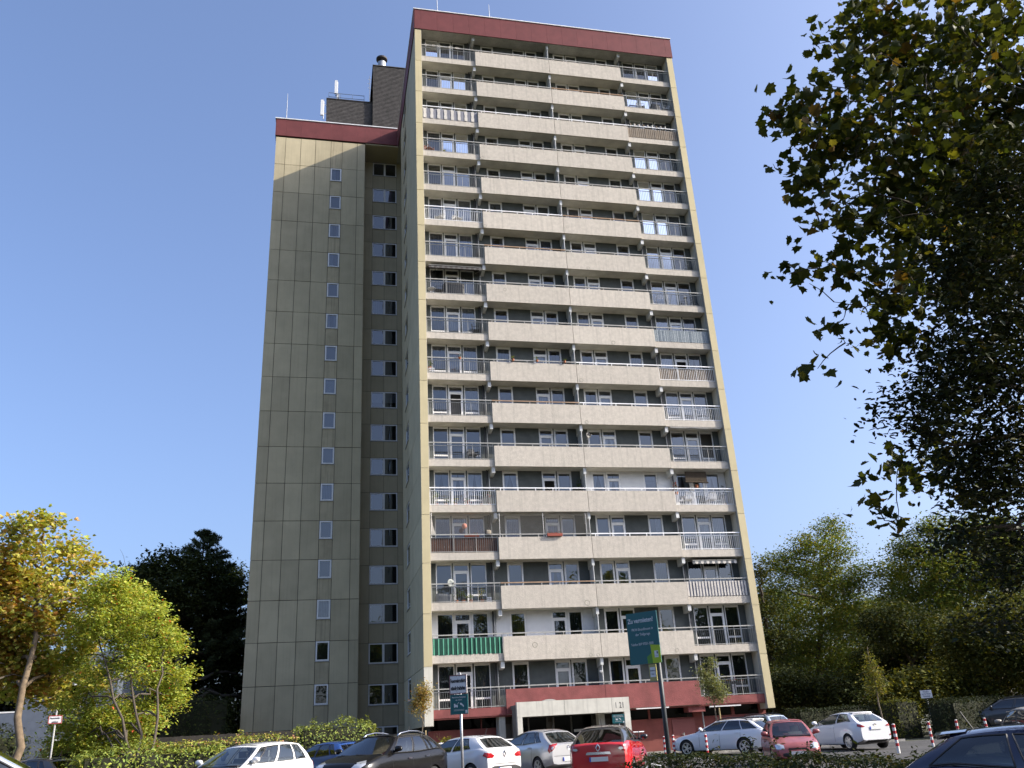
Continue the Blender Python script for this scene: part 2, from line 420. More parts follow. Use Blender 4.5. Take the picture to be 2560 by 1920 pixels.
def blind_mesh(x0, x1, z0, z1):
    m_ = MB(); z = z0
    while z < z1-.02: m_.box(x0, x1, -0.01, 0.01, z, z+0.055); z += 0.085
    return m_
def window(name, kind, x, y, z, w_, h, curtain=None, parent=B, rz=0.0, sill=False, skip=(), fm=None, cm=None):
    w_ = round(w_, 3); h = round(h, 3)
    key = ('win', kind, w_, h)
    if key not in CACHE:
        m_, panes = frame_mesh(kind, w_, h); CACHE[key] = (m_.mesh('frame'), panes, [MB().poly([(a, .03, c_), (b, .03, c_), (b, .03, d_), (a, .03, d_)]).mesh('pane') for a, b, c_, d_ in panes])
    fmesh, panes, pm = CACHE[key]
    fr = add(name, fmesh, fm or M_pvc, parent, (x, y, z), (0, 0, rz))
    for i, me in enumerate(pm):
        if i in skip: continue
        add('pane', me, M_paneD, fr)
    if curtain:
        t, mi, lo_, hi_ = curtain
        a, b = 0.06, w_-0.06
        if t == 'full': ms = [curtain_mesh(a, b, 0.06+(h-.1)*lo_, h-0.06-(h-.1)*(1-hi_), (b-a)/0.055, 0.018)]
        elif t == 'sides': ms = [curtain_mesh(a, a+(b-a)*.3, .06, h-.06, 7, .02), curtain_mesh(b-(b-a)*.3, b, .06, h-.06, 7, .02)]
        elif t == 'left': ms = [curtain_mesh(a, a+(b-a)*.45, .06, h-.06, 9, .02)]
        elif t == 'right': ms = [curtain_mesh(b-(b-a)*.45, b, .06, h-.06, 9, .02)]
        elif t == 'drape':                    # gathered net curtain with a slanted edge
            ms = []
            for s_ in (0, 1):
                q = MB(); xa = a if s_ == 0 else b; xm = (a+b)/2
                q.poly([(xa, 0, .06), (xa+(xm-xa)*.15, 0.01, .06), (xm, 0.02, h-.06), (xa, 0, h-.06)]); ms.append(q)
        elif t == 'blind': ms = [blind_mesh(a, b, 0.06+(h-.12)*lo_, h-.06)]
        elif t == 'roll': ms = [MB().box(a, b, -0.004, 0.004, 0.06+(h-.12)*lo_, h-.06)]
        for q in ms:
            add('curtain', q, CURT[mi], fr, (0, 0.13, 0))
    if sill:
        add('sill', cached(('sill', w_), lambda: MB().box(-0.03, w_+.03, -0.08, 0.05, -0.045, -0.004).mesh('sill')), M_alu, fr)
    return fr

# wing, niche and side-wall windows
wr = random.Random(5)
def rcur(r, p_none=0.35):
    if r.random() < p_none: return None
    t = r.choice(['full', 'full', 'sides', 'left', 'right', 'roll', 'blind', 'drape'])
    mi = r.choice([0, 0, 0, 1, 2, 3]); lo_ = r.choice([0.0, 0.0, 0.35, 0.5, 0.6]) if t in ('roll', 'blind') else 0.0
    hi_ = r.choice([1.0, 1.0, 0.55]) if t == 'full' else 1.0
    return (t, mi, lo_, hi_)
for k in range(0, 17):
    zt = 0.25 + H*k
    window('window', 'simple', -5.70, 13.775, zt-1.29, 0.90, 1.28, rcur(wr, 0.5), sill=True)
for k in range(0, 18):
    zt = 0.25 + H*k if k < 17 else 47.0
    window('window', 'pair', -2.05, 16.23, zt-1.385, 2.06, 1.375, rcur(wr, 0.62), sill=True)
for k in range(0, NF):
    zt = H*(k+1)
    window('window', 'simple', 0.03, 9.08, zt-1.35, 2.06, 1.34, rcur(wr, 0.4), rz=-math.pi/2, sill=True)

# --- balcony floors
XS = [0.478, 4.38, 9.945, 15.51, 19.408]        # left rail | left parapet | right parapet | right rail
TR = [(0.87, 0.92, 'full'), (1.85, 0.93, 'door'), (2.86, 0.91, 'full')]
def flat_windows(f, side):
    "openings of one flat as (kind, x, w, z0 above base, h)"
    o = []
    for x, w_, k in TR: o.append((k, x, w_, 0.26, 2.42))
    o.append(('simple', 5.00, 0.95, 1.02, 1.66)); o.append(('door', 7.44, 0.90, 0.26, 2.42)); o.append(('simple', 8.40, 0.90, 1.02, 1.66))
    if side: o = [(k, 19.885-x-w_, w_, z, h) for k, x, w_, z, h in o]
    return o
flat_cur = {}
fr_ = random.Random(23)
for f in range(1, NF+1):
    for side in (0, 1):
        st = fr_.choice(['full', 'full', 'sides', 'drape', 'blind', None, 'mix', 'mix']); mi = fr_.choice([0, 0, 0, 1, 1, 2, 3, 5])
        flat_cur[(f, side)] = (st, mi)
flat_cur.update({(2,0): ('full', 6), (3,0): (None, 0), (1,0): ('full', 2), (4,0): ('full', 4), (5,0): ('drape', 0), (7,0): ('full', 0), (6,0): (None, 0), (8,0): ('full', 0), (9,0): ('full', 0),
    (10,0): ('full', 1), (11,0): ('full', 3), (12,0): ('roll', 1), (13,0): ('mix', 3), (14,0): ('mix', 0), (15,0): ('roll', 1), (16,0): ('full', 5), (17,0): (None, 0),
    (1,1): ('full', 6), (2,1): ('full', 6), (3,1): ('full', 6), (4,1): ('mix', 2), (5,1): ('drape', 0), (6,1): (None, 0), (7,1): ('blind', 0), (8,1): ('mix', 0), (9,1): ('full', 3), (10,1): (None, 0), (11,1): (None, 0), (12,1): ('full', 0)})
WHITEF = {(2, 0), (5, 1)}
open_ = {(7, 0, 1), (6, 1, 0), (5, 0, 4), (8, 1, 1)}
def jamb_panels(ops, x0, x1):
    "solid wall between openings"
    xs_ = sorted((x, x+w_) for _, x, w_, _, _ in ops); r = []; c0 = x0
    for a, b in xs_:
        if a-c0 > 0.03: r.append((c0, a-0.003))
        c0 = b+0.003
    if x1-c0 > 0.03: r.append((c0, x1))
    return r
for f in range(1, NF+1):
    b = base(f); top = base(f+1) if f < NF else 47.0
    hh = top-b
    red = f == 1
    # slab with its front edge; the edge of the end balconies shows as a low upstand
    for i in (0, 3):
        sl = add('balcony_slab', cached(('slab', i), lambda: MB().box(XS[i], XS[i+1], 0.17, 1.0, 0.0, 0.42).mesh('slab')) if not red else MB().box(XS[i], XS[i+1], 0.17, 1.0, 0.0, 0.42), M_redplaster if red else M_concrete, B, (0, 0, b))
    add('floor_slab', cached('fslab', lambda: MB().box(0.48, 19.41, 1.002, 1.62, -0.004, 0.24).mesh('fs')), M_soffit, B, (0, 0, b))
    sf = add('soffit', cached('soff', lambda: MB().box(XS[1]+.01, XS[3]-.01, 0.20, 1.0, 0.003, 0.20).mesh('sf')), M_soffit, B, (0, 0, b))
    add('soffit', cached('soff0', lambda: MB().box(XS[0]+.02, XS[1]-.02, 0.22, 0.99, -0.006, -0.001).mesh('sf')), M_soffit, B, (0, 0, b))
    add('soffit', cached('soff3', lambda: MB().box(XS[3]+.02, XS[4]-.02, 0.22, 0.99, -0.006, -0.001).mesh('sf')), M_soffit, B, (0, 0, b))
    pz = 0.0 if not red else 0.02
    ph = 1.27
    for i in (1, 2):
        add('parapet', cached(('par', i), lambda: MB().box(XS[i]+.012, XS[i+1]-.012, 0.07, 0.195, 0, ph).mesh('par')) if not red else MB().box(XS[i]+.008, XS[i+1]-.008, 0.07, 0.195, 0, ph), M_redplaster if red else M_concrete, B, (0, 0, b+pz))
    for side in (0, 1):
        wh = (f, side) in WHITEF
        white = f in (5, 15) or (f, side) in ((7, 1), (8, 1), (4, 1), (12, 0)) 
        railm = M_whiterail if white else M_alu
        ops = flat_windows(f, side); st, mi = flat_cur[(f, side)]
        x0, x1 = (0.48, 9.92) if side == 0 else (9.97, 19.41)
        wallm = M_whitewall if wh else M_greywall
        jm = 'wh' if wh else 'gr'
        for (a, c_) in jamb_panels(ops, x0, x1):
            add('wall_panel', cached(('jamb', jm, round(a, 2), round(hh, 2)), lambda: MB().box(0, c_-a, 0.0, 0.12, 0.24, hh-0.008).mesh('wp')), M_bluewall if (f == 1 and side == 1 and a > 14.5 and c_-a < 1.3) and False else wallm, B, (a, DB, b))
        for n_, (k, x, w_, z0, h) in enumerate(ops):
            cur = None
            if st == 'mix': cur = rcur(wr, 0.35)
            elif st: cur = (st, mi, 0.45 if st in ('roll', 'blind') else 0.0, 1.0)
            if n_ >= 3 and wr.random() < 0.45 and (f, side) not in ((2, 0),): cur = rcur(wr, 0.4)
            if (f, side) == (7, 0) and n_ == 3: cur = ('blind', 0, 0.1, 1.0)
            hk = h + (top-base(f)-H)
            op = (f, side, n_) in open_
            window('balcony_door' if k == 'door' else 'window', k, x, DB+0.02, b+z0, w_, hk if f == NF else h, None if op else cur, skip=(0,) if op and k == 'door' else (1,) if op else ())
            if k == 'simple':
                add('wall_panel', cached(('apron', jm, w_), lambda: MB().box(0, w_, 0.0, 0.12, 0.24, 1.012).mesh('wp')), wallm, B, (x, DB, b))
            if f < NF:
                add('window_head', cached(('head', w_), lambda: MB().box(0, w_, 0.035, 0.12, 2.682, 2.745).mesh('hd')), M_pvc, B, (x, DB, b))
        # handrail along the whole flat
        hx0, hx1 = (XS[0], XS[2]-.02) if side == 0 else (XS[2]+.02, XS[4])
        px0, px1 = (XS[1], XS[2]) if side == 0 else (XS[2], XS[3])
        rx0, rx1 = (XS[0], XS[1]) if side == 0 else (XS[3], XS[4])
        hm = railm if white else (M_brownrail if (f*3+side) % 4 in (1,) else M_alu)
        hr = add('handrail', cached(('hr', side, 0), lambda: MB().box(px0+.01, px1-.02, 0.10, 0.155, 1.405, 1.465).mesh('hr')) if hm is railm and not white else MB().box(px0+.01, px1-.02, 0.10, 0.155, 1.405, 1.465), hm, B, (0, 0, b))
        def stubs():
            q = MB(); x = px0+0.25
            while x < px1-.1: q.box(x, x+.045, 0.105, 0.15, 1.27, 1.404); x += 1.06
            return q
        add('stub_post', stubs(), railm, hr)
        def balus(white_):
            q = MB(); n = 31
            for i in range(1, n): 
                x = rx0+.05+(rx1-rx0-.1)*i/n; q.box(x-.008, x+.008, 0.195, 0.211, 0.49, 1.27)
            return q
        def rails():
            q = MB()
            q.box(rx0+.005, rx1-.005, 0.10, 0.155, 1.405, 1.465)
            q.box(rx0+.02, rx1-.02, 0.185, 0.222, 1.27, 1.305); q.box(rx0+.02, rx1-.02, 0.185, 0.222, 0.455, 0.49)
            for x in (rx0+.03, rx0+(rx1-rx0)*.34, rx0+(rx1-rx0)*.67, rx1-.06):
                q.box(x, x+.03, 0.19, 0.217, 0.42, 1.404) if True else 0
            return q
        ra = add('railing', rails(), railm, B, (0, 0, b))
        bm_ = railm if white else (M_lightbal if (f+side) % 3 else M_darkrail)
        if side == 1 and not white: bm_ = M_darkrail
        add('baluster', balus(white), bm_, ra)['kind'] = 'stuff'
        # bracket beam under the slab above, drain pipes
        bx = 4.22 if side == 0 else 15.47
        zt = hh
        q = MB(); q.prism([(bx, 0.24, zt-.36), (bx, 1.0, zt-.44), (bx, 1.0, zt-.006), (bx, 0.24, zt-.006)], (0.2, 0, 0))
        add('bracket_beam', q, M_beam, B, (0, 0, b))
        for (px, rr, mm, yy) in ((4.02 if side == 0 else 15.84, 0.045, M_pipedark, .88), (4.14 if side == 0 else 15.72, 0.04, M_pipe, .80)):
            add('drain_pipe', cached(('pipe', px), lambda: MB().tube([(px, yy, 0.42), (px, yy, 2.745)], rr, 8).mesh('pipe', True)), mm, B, (0, 0, b))
    # party wall between the two flats, with its beam
    q = MB(); q.box(9.925, 9.965, 0.22, 1.0, 0.24, hh-.40); q.prism([(9.86, 0.215, hh-.40), (9.86, 1.0, hh-.52), (9.86, 1.0, hh-.006), (9.86, 0.215, hh-.006)], (0.17, 0, 0))
    add('party_wall', q, M_beam, B, (0, 0, b))
# --- ground storey: red walls set back under the balconies
zb = -2.12
SH = 'strip'
for bx_ in ((0.3, 4.35, 1.0, 1.2, zb, -0.42), (10.9, 19.54, 1.0, 1.2, zb, -0.42), (19.55, 19.75, 1.0, 11, zb, 0.16)): add('ground_wall', MB().box(*bx_), M_redwall, B)
add('ground_soffit', MB().box(0.46, 19.42, 0.2, 1.7, 0.10, 0.165), M_redwall, B)
for (a, c_) in ((0.4, 2.0), (2.1, 3.1), (3.2, 4.3), (11.0, 12.6), (12.75, 13.5), (13.6, 14.9), (15.95, 17.6), (17.85, 19.3)):
    fr = add('strip_window', MB().box(a, c_, 1.05, 1.06, -0.40, 0.09), M_darkglass, B)
for (a, c_) in ((12.62, 12.73), (13.52, 13.58), (2.02, 2.08), (3.12, 3.18), (15.3, 15.9), (17.63, 17.82), (19.32, 19.54)):
    add('wall_pier', MB().box(a, c_, 1.0, 1.2, -0.42, 0.095), M_redwall, B)
for x in (13.95, 16.55):
    d = add('steel_door', MB().box(x, x+1.36, 0.96, 1.02, zb+.03, -0.50), mat('red_door', (0.20, 0.055, 0.048), 0.6), B)
    add('door_handle', MB().box(x+.62, x+.66, 0.925, 0.955, -1.45, -1.2), M_alu, d)
    add('door_handle', MB().box(x+.52, x+.655, 0.90, 0.93, -1.30, -1.27), M_alu, d)
add('downstand_beam', MB().box(14.75, 15.75, 0.3, 1.0, -0.18, 0.16), M_redplaster, B)
add('drain_pipe', MB().tube([(15.75, 0.75, zb), (15.75, 0.75, -0.18)], 0.045, 8), M_pipe, B)
add('drain_pipe', MB().tube([(3.95, 0.75, zb), (3.95, 0.75, 0.1)], 0.045, 8), M_pipe, B)
add('light_strip', MB().box(16.0, 17.9, 0.22, 0.34, 0.02, 0.095), M_pvc, B)
add('light_strip', MB().box(11.6, 13.5, 0.0, 0.1, 0.105, 0.155), M_pvc, B)
# --- entrance porch in pale concrete
M_porch = mat('porch_concrete', (0.62, 0.60, 0.53), 0.9, var=0.12, scale=1.3, bump=0.15, bscale=40, streak=0.35)
P = add('entrance_porch', MB().box(4.60, 10.70, -1.50, -1.22, 0.0, 0.72), M_porch, B)
for bx_ in ((4.60, 4.86, -1.50, -1.22, -2.15, -0.004), (10.38, 10.70, -1.50, -1.22, -2.15, -0.004)): add('porch_post', MB().box(*bx_), M_porch, P)
q = MB(); q.box(4.605, 10.695, -1.215, 0.98, 0.42, 0.60); q.box(4.605, 4.80, -1.215, -0.2, -2.15, 0.415); q.box(10.5, 10.69, -1.215, 0.98, -2.15, 0.415)
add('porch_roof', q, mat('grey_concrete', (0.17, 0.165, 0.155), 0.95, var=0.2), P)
for (x, y) in ((3.98, 0.3), (9.25, -0.5)): add('porch_post', MB().box(x, x+.34, y, y+.5, -2.15, 0.41 if x > 5 else 0.10), M_porch, P)
add('joint', MB().box(7.135, 7.15, -1.503, -1.495, 0.0, 0.72), M_core, P); add('joint', MB().box(9.72, 9.735, -1.503, -1.495, 0.0, 0.72), M_core, P)
# glazed entrance screen
ent = add('entrance_screen', MB().box(4.36, 10.85, 1.3, 1.35, -2.15, 0.10), M_core, B)
mf = mat('dark_frame', (0.09, 0.085, 0.075), 0.5)
q = MB()
for x in (4.8, 5.7, 6.75, 7.1, 8.1, 9.3, 10.4): q.box(x, x+.09, 1.02, 1.1, -2.13, 0.10)
q.box(4.8, 10.5, 1.02, 1.1, -0.02, 0.10); q.box(4.8, 10.5, 1.02, 1.1, -2.13, -2.0)
add('door_frame', q, mf, ent)
for a, c_ in ((4.89, 5.7), (5.79, 6.75), (7.19, 8.1), (8.19, 9.3)):
    add('pane', MB().poly([(a, 1.06, -2.0), (c_, 1.06, -2.0), (c_, 1.06, -0.02), (a, 1.06, -0.02)]), M_darkglass, ent)
add('letter_box', MB().box(8.25, 9.0, 0.9, 1.0, -0.85, -0.72), M_pvc, ent)
sa = MB(); sa.prism([(6.05+.45*(1-math.cos(t)), -1.0, 0.62+.20*math.sin(t)) for t in [math.pi*i/10 for i in range(11)]], (0, 0.5, 0))
add('skylight_dome', sa, M_smoothconc, P)

# repaired spots in the roughcast
M_patch = mat('plaster_patch', (0.40, 0.37, 0.30), 0.95, var=0.3, scale=12)
pr_ = random.Random(8)
for f, x, z, r in ((2, 6.15, .78, .16), (3, 9.35, .22, .17), (2, 9.3, .10, .11), (2, 9.72, .12, .10), (4, 6.9, 1.18, .09), (7, 10.3, .14, .12), (8, 10.2, .2, .14), (9, 12.6, .16, .14), (12, 4.5, .05, .12), (14, 4.55, .1, .13), (13, 4.5, .16, .1), (16, 13.2, .12, .09), (16, 14.6, .15, .1), (12, 10.2, .5, .1), (2, 13.2, .12, .12), (2, 14.4, .22, .12), (10, 5.6, .9, .12), (11, 11.4, .1, .11)):
    y = .0675
    add('plaster_patch', MB().lathe([(r, .001), (r*.97, -.004), (r*.72, -.004), (r*.70, .001)], 'y', 16, (x, y, base(f)+max(z, r+.02))), M_patch, B)
# ------------------------------------------------------------------ vehicles
def paint(name, c, metal=0.0, rough=0.25, coat=1.0, var=0.0):
    return mat(name, c, rough, metal, coat=coat, coord='obj', var=var, scale=2.0)
M_carglass = glass('car_glass', (0.30, 0.34, 0.34), 0.06, 1.5, 0.0)
M_darkcarglass = glass('tinted_car_glass', (0.06, 0.065, 0.07), 0.06, 1.5, 0.0)
M_clearcar = glass('clear_car_glass', (0.72, 0.77, 0.75), 0.05, 1.45, 0.0)
M_tyre = mat('tyre_rubber', (0.018, 0.018, 0.018), 0.9, coord='obj')
M_rim = mat('alloy_rim', (0.62, 0.62, 0.63), 0.3, metal=0.7, coord='obj')
M_well = mat('wheel_arch', (0.01, 0.01, 0.01), 0.95)
M_cabin = mat('cabin_trim', (0.03, 0.032, 0.036), 0.9)
M_seatgrey = mat('seat_cloth', (0.10, 0.105, 0.115), 0.95)
M_redlamp = mat('red_lamp', (0.35, 0.010, 0.015), 0.15, coat=1.0)
M_clearlamp = mat('clear_lamp', (0.62, 0.64, 0.66), 0.12, metal=0.5, coat=1.0)
M_chrome = mat('chrome', (0.75, 0.75, 0.76), 0.12, metal=1.0)
M_plate = mat('plate_white', (0.70, 0.70, 0.68), 0.5)
M_plateblue = mat('plate_blue', (0.03, 0.08, 0.42), 0.5)
M_seam = mat('panel_gap', (0.015, 0.015, 0.017), 0.9)
M_trim = mat('black_trim', (0.022, 0.022, 0.024), 0.6)

def lerp(a, b, t): return a + (b-a)*t
def interp(pts, x):
    "monotone piecewise interpolation with rounded joints"
    if x <= pts[0][0]: return pts[0][1]
    for i in range(len(pts)-1):
        (x0, z0), (x1, z1) = pts[i], pts[i+1]
        if x <= x1: return z0+(z1-z0)*(x-x0)/(x1-x0)
    return pts[-1][1]

def wheel_mesh(r, wd):
    def mk():
        m_ = MB(); pr = [(r*.66, -wd/2), (r*.93, -wd/2), (r, -wd/2+.03), (r, wd/2-.03), (r*.93, wd/2), (r*.66, wd/2)]
        m_.lathe(pr, 'y', 28); m_.lathe([(0, 0.02), (r*.66, 0.02)], 'y', 28); return m_.mesh('wheel', True)
    return cached(('wheel', r, wd), mk)
def rim_mesh(r, wd, n):
    def mk():
        m_ = MB(); y = -wd/2
        m_.lathe([(r*.66, y+.012), (r*.70, y-.004), (r*.64, y-.002), (r*.60, y+.03), (r*.60, y+.06)], 'y', 28)
        m_.lathe([(0, y-.002), (r*.11, y-.002), (r*.13, y+.02)], 'y', 14)
        for k in range(n):
            a = 2*math.pi*k/n; c_, s_ = math.cos(a), math.sin(a)
            for off in (-1, 1):
                w0, w1 = r*.045, r*.05; o0, o1 = off*r*.035, off*r*.10
                def P(rr, t, yy): return (c_*rr-s_*t, yy, s_*rr+c_*t)
                q = [P(r*.08, o0-w0, y+.004), P(r*.08, o0+w0, y+.004), P(r*.64, o1+w1, y+.008), P(r*.64, o1-w1, y+.008)]
                m_.prism(q, (0, .02, 0))
        return m_.mesh('rim')
    return cached(('rim', r, wd, n), mk)

def make_car(name, label, P, loc, heading, body_m, glass_m=None, group='cars parked in front of the tower', dark_rear=False):
    """P: car dimensions. Local frame: x runs from the front bumper (0) to the rear (L), y to the car's left is -y ... z up."""
    glass_m = glass_m or M_carglass
    L, W, HH = P['L'], P['W'], P['H']; hw = W/2
    root = thing(name, label, 'car', loc, heading, group)
    OFF = Vector((-L/2, 0, 0))                       # local origin under the car's middle
    top = P['top']; zb0 = P.get('zb', 0.19)
    fr, rr = P.get('fr', 0.55), P.get('rr', 0.40)
    def halfw(x):
        a = 1.0
        if x < fr: a = 1-P.get('fp', 0.22)*(1-x/fr)**2.2
        if x > L-rr: a = min(a, 1-P.get('rp', 0.12)*((x-(L-rr))/rr)**2.2)
        return hw*a
    def zbot(x):
        if x < .5: return zb0+.06*(1-x/.5)
        if x > L-.5: return zb0+.12*((x-(L-.5))/.5)
        return zb0
    xs_ = [0, .03, .08, .18, .32, .5] + [0.5+(L-1.0)*i/16 for i in range(1, 16)] + [L-.5, L-.32, L-.18, L-.08, L-.03, L]
    m_ = MB(); K = 12
    def section(x):
        e = min(x, L-x); s = 1.0
        if e < .18: s = lerp(P.get('endf', .86) if x < L/2 else P.get('endr', .9), 1.0, math.sqrt(max(0, 1-(1-e/.18)**2)))
        w_ = halfw(x); zt = interp(top, x); zl = zbot(x); h = zt-zl; zc = (zt+zl)/2
        bulge = P.get('bulge', 0.0)
        pts = [(0, zl), (w_*.72, zl), (w_*.93, zl+.04), (w_*.985, zl+.13), (w_*.995, zl+h*.38), (w_*1.0, zl+h*.58), (w_*.985, zl+h*.78), (w_*.955, zt-.07), (w_*.92, zt-.02), (w_*.84, zt+.005), (w_*.45, zt+.03), (0, zt+.04)]
        return [(y*(1 if s > .999 else lerp(.97, 1, (s-.8)/.2)), zc+(z-zc)*s) for y, z in pts]
    rows = []
    for x in xs_:
        sec = section(x); n = len(m_.v)
        ring = [(x, y, z) for y, z in sec] + [(x, -y, z) for y, z in sec[-2:0:-1]]
        m_.v += [tuple(Vector(p)+OFF) for p in ring]; rows.append((n, len(ring)))
    R = rows[0][1]
    for i in range(len(rows)-1):
        a, b = rows[i][0], rows[i+1][0]
        for k in range(R): m_.f.append((a+k, a+(k+1) % R, b+(k+1) % R, b+k))
    m_.f.append(tuple(rows[0][0]+k for k in range(R))); m_.f.append(tuple(rows[-1][0]+k for k in range(R-1, -1, -1)))
    me = m_.mesh('body', True)
    bm = bmesh.new(); bm.from_mesh(me)
    bvh = BVHTree.FromBMesh(bm); bm.free()
    wr_ = P['wr']; wxs = (P['fo'], P['fo']+P['wb'])
    # wheel arches are cut out of the shell
    cut = MB()
    for wx in wxs:
        for s in (-1, 1):
            y0, y1 = (hw-.30, hw+.2) if s > 0 else (-hw-.2, -hw+.30)
            cut.lathe([(0, y0), (wr_*1.13, y0), (wr_*1.13, y1), (0, y1)], 'y', 26, (wx+OFF.x, 0, wr_))
    cme = cut.mesh('cut'); bmc = bmesh.new(); bmc.from_mesh(cme); bmesh.ops.remove_doubles(bmc, verts=bmc.verts, dist=1e-5); bmesh.ops.recalc_face_normals(bmc, faces=bmc.faces); bmc.to_mesh(cme); bmc.free()
    body = add('body', me, body_m, root)
    me.materials.append(M_well); cme.materials.append(M_well); cme.materials.append(M_well)
    for p in cme.polygons: p.material_index = 1
    co = bpy.data.objects.new('cut', cme); col.objects.link(co); co.parent = root
    md = body.modifiers.new('b', 'BOOLEAN'); md.object = co; md.operation = 'DIFFERENCE'; md.solver = 'EXACT'
    bpy.context.view_layer.update()
    dg = bpy.context.evaluated_depsgraph_get(); nm = bpy.data.meshes.new_from_object(body.evaluated_get(dg))
    body.modifiers.clear(); body.data = nm; nm.name = 'body'
    bpy.data.objects.remove(co)
    try:
        nm.set_sharp_from_angle(angle=math.radians(38))
    except Exception: pass
    for s in (-1, 1):
        for wx in wxs:
            o = add('wheel', wheel_mesh(wr_, .205), M_tyre, root, (wx+OFF.x, s*(hw-.115), wr_), (0, 0, 0 if s < 0 else math.pi))
            add('rim', rim_mesh(wr_, .205, P.get('spokes', 5)), P.get('rimm', M_rim), o)
    # ---- greenhouse
    (xa, za), (xf, zf), (xr, zr), (xb, zb_) = P['gh']
    yb = P.get('yb', .90)*hw; yt = P.get('yt', .69)*hw
    crown = P.get('crown', .05); rise = P.get('rise', .05)
    def side(s, t, sg):
        xbz = lerp(xa, xb, s); zbz = interp(top, xbz) if P.get('follow', True) else lerp(za, zb_, s)
        zbz = min(zbz, max(za, zb_)+.1)
        xt = lerp(xf, xr, s); zt = lerp(zf, zr, s) + rise*4*s*(1-s)
        # rounded shoulder towards the roof
        y = lerp(yb*(1-.10*max(0, (s-.75)/.25)**2), yt*(1-.06*(2*s-1)**2), t**1.15)
        bow = .035*math.sin(math.pi*t)
        return Vector((lerp(xbz, xt, t), sg*(y+bow), lerp(zbz-.01, zt, t)))+OFF
    def screen(s, u, t, bulge):
        a = side(s, t, -1); b = side(s, t, 1); p = a.lerp(b, u)
        p.x += bulge*(1-(2*u-1)**2) * (1-.35*t); p.z += crown*.8*(1-(2*u-1)**2)*t; return p
    def patch(fn, us, vs, sub=3):
        q = MB(); U = []; V = []
        for arr, outp in ((us, U), (vs, V)):
            for i in range(len(arr)-1):
                for k in range(sub): outp.append(lerp(arr[i], arr[i+1], k/sub))
            outp.append(arr[-1])
        for v in V:
            for u in U: q.v.append(tuple(fn(u, v)))
        n = len(U)
        for j in range(len(V)-1):
            for i in range(n-1): q.f.append((j*n+i, j*n+i+1, (j+1)*n+i+1, (j+1)*n+i))
        return q
    def hull(parts):
        q = MB()
        for p in parts:
            n = len(q.v); q.v += p.v; q.f += [tuple(i+n for i in f) for f in p.f]
        return q
    knots = P['win']              # list of (s0, s1) glazed ranges along the side
    t0, t1 = P.get('t0', .06), P.get('t1', .90)
    shell = []
    for sg in (-1, 1):
        f_ = lambda s, t: side(s, t, sg)
        prev = 0.0
        for (a, b) in knots:
            if a > prev: shell.append(patch(f_, [prev, a], [0, t0, t1, 1]))
            shell.append(patch(f_, [a, b], [0, t0])); shell.append(patch(f_, [a, b], [t1, 1])); prev = b
        if prev < 1: shell.append(patch(f_, [prev, 1], [0, t0, t1, 1]))
    bf, br = -P.get('bf', .16), P.get('br', .08)
    m0 = P.get('apil', .05)
    rw0, rw1 = P.get('rw', (.08, .16))                     # rear window: side margin, lower margin
    f_ = lambda u, t: screen(0, u, t, bf)
    for (u0, u1, v0, v1) in ((0, m0, 0, 1), (1-m0, 1, 0, 1), (m0, 1-m0, 0, .03), (m0, 1-m0, .94, 1)): shell.append(patch(f_, [u0, u1], [v0, v1], 4))
    g_ = lambda u, t: screen(1, u, t, br)
    for (u0, u1, v0, v1) in ((0, rw0, 0, 1), (1-rw0, 1, 0, 1), (rw0, 1-rw0, 0, rw1), (rw0, 1-rw0, .88, 1)): shell.append(patch(g_, [u0, u1], [v0, v1], 4))
    def roof(s, u):
        a = side(s, 1, -1); b = side(s, 1, 1); p = a.lerp(b, u)
        p.z += crown*(1-(2*u-1)**4); 
        k = 1-(2*u-1)**2
        p.x += bf*.65*k*max(0, 1-s*6) + br*.65*k*max(0, 1-(1-s)*6); return p
    shell.append(patch(lambda s, u: roof(s, u), [0, .16, .5, .84, 1], [0, .06, .2, .5, .8, .94, 1], 3))
    roof_m = P.get('roofm', body_m)
    gq = hull(shell); gme = gq.mesh('cabin', True)
    bm = bmesh.new(); bm.from_mesh(gme); bmesh.ops.remove_doubles(bm, verts=bm.verts, dist=.002); bmesh.ops.recalc_face_normals(bm, faces=bm.faces); bm.to_mesh(gme); bm.free()
    try: gme.set_sharp_from_angle(angle=math.radians(40))
    except Exception: pass
    cab = add('cabin', gme, roof_m, root)
    # glazing, 4 mm inside the shell
    add('windscreen', patch(f_, [m0, 1-m0], [.03, .94], 6).mesh('ws', True), P.get('fglass', glass_m), root)
    rg = M_darkcarglass if dark_rear else glass_m
    add('rear_window', patch(g_, [rw0, 1-rw0], [rw1, .88], 6).mesh('rw', True), rg, root)
    for sg in (-1, 1):
        for i, (a, b) in enumerate(knots):
            add('side_window', patch(lambda s, t: side(s, t, sg), [a, b], [t0, t1], 4).mesh('sw', True), glass_m if i == 0 or not dark_rear else M_darkcarglass, root)
            # dark rubber edge
            q = MB()
            for (s_a, t_a), (s_b, t_b) in (((a, t0), (b, t0)), ((a, t1), (b, t1)), ((a, t0), (a, t1)), ((b, t0), (b, t1))):
                pa = [side(lerp(s_a, s_b, k/6), lerp(t_a, t_b, k/6), sg) for k in range(7)]
                q.tube(pa, .011, 4, cap=False)
            add('window_seal', q, M_trim, root)
    # interior: floor, dashboard, seats
    zt_ = za-.03
    q = MB(); q.box(xa+.05+OFF.x, xb-.05+OFF.x, -yb*.9, yb*.9, zt_-.02, zt_+.045)
    add('dashboard', MB().box(xa-.05+OFF.x, xa+.45+OFF.x, -yb*.86, yb*.86, zt_, zt_+.075), M_cabin, root)
    add('cabin_floor', q, M_cabin, root)
    sx = lerp(xa, xb, P.get('seat', .42))
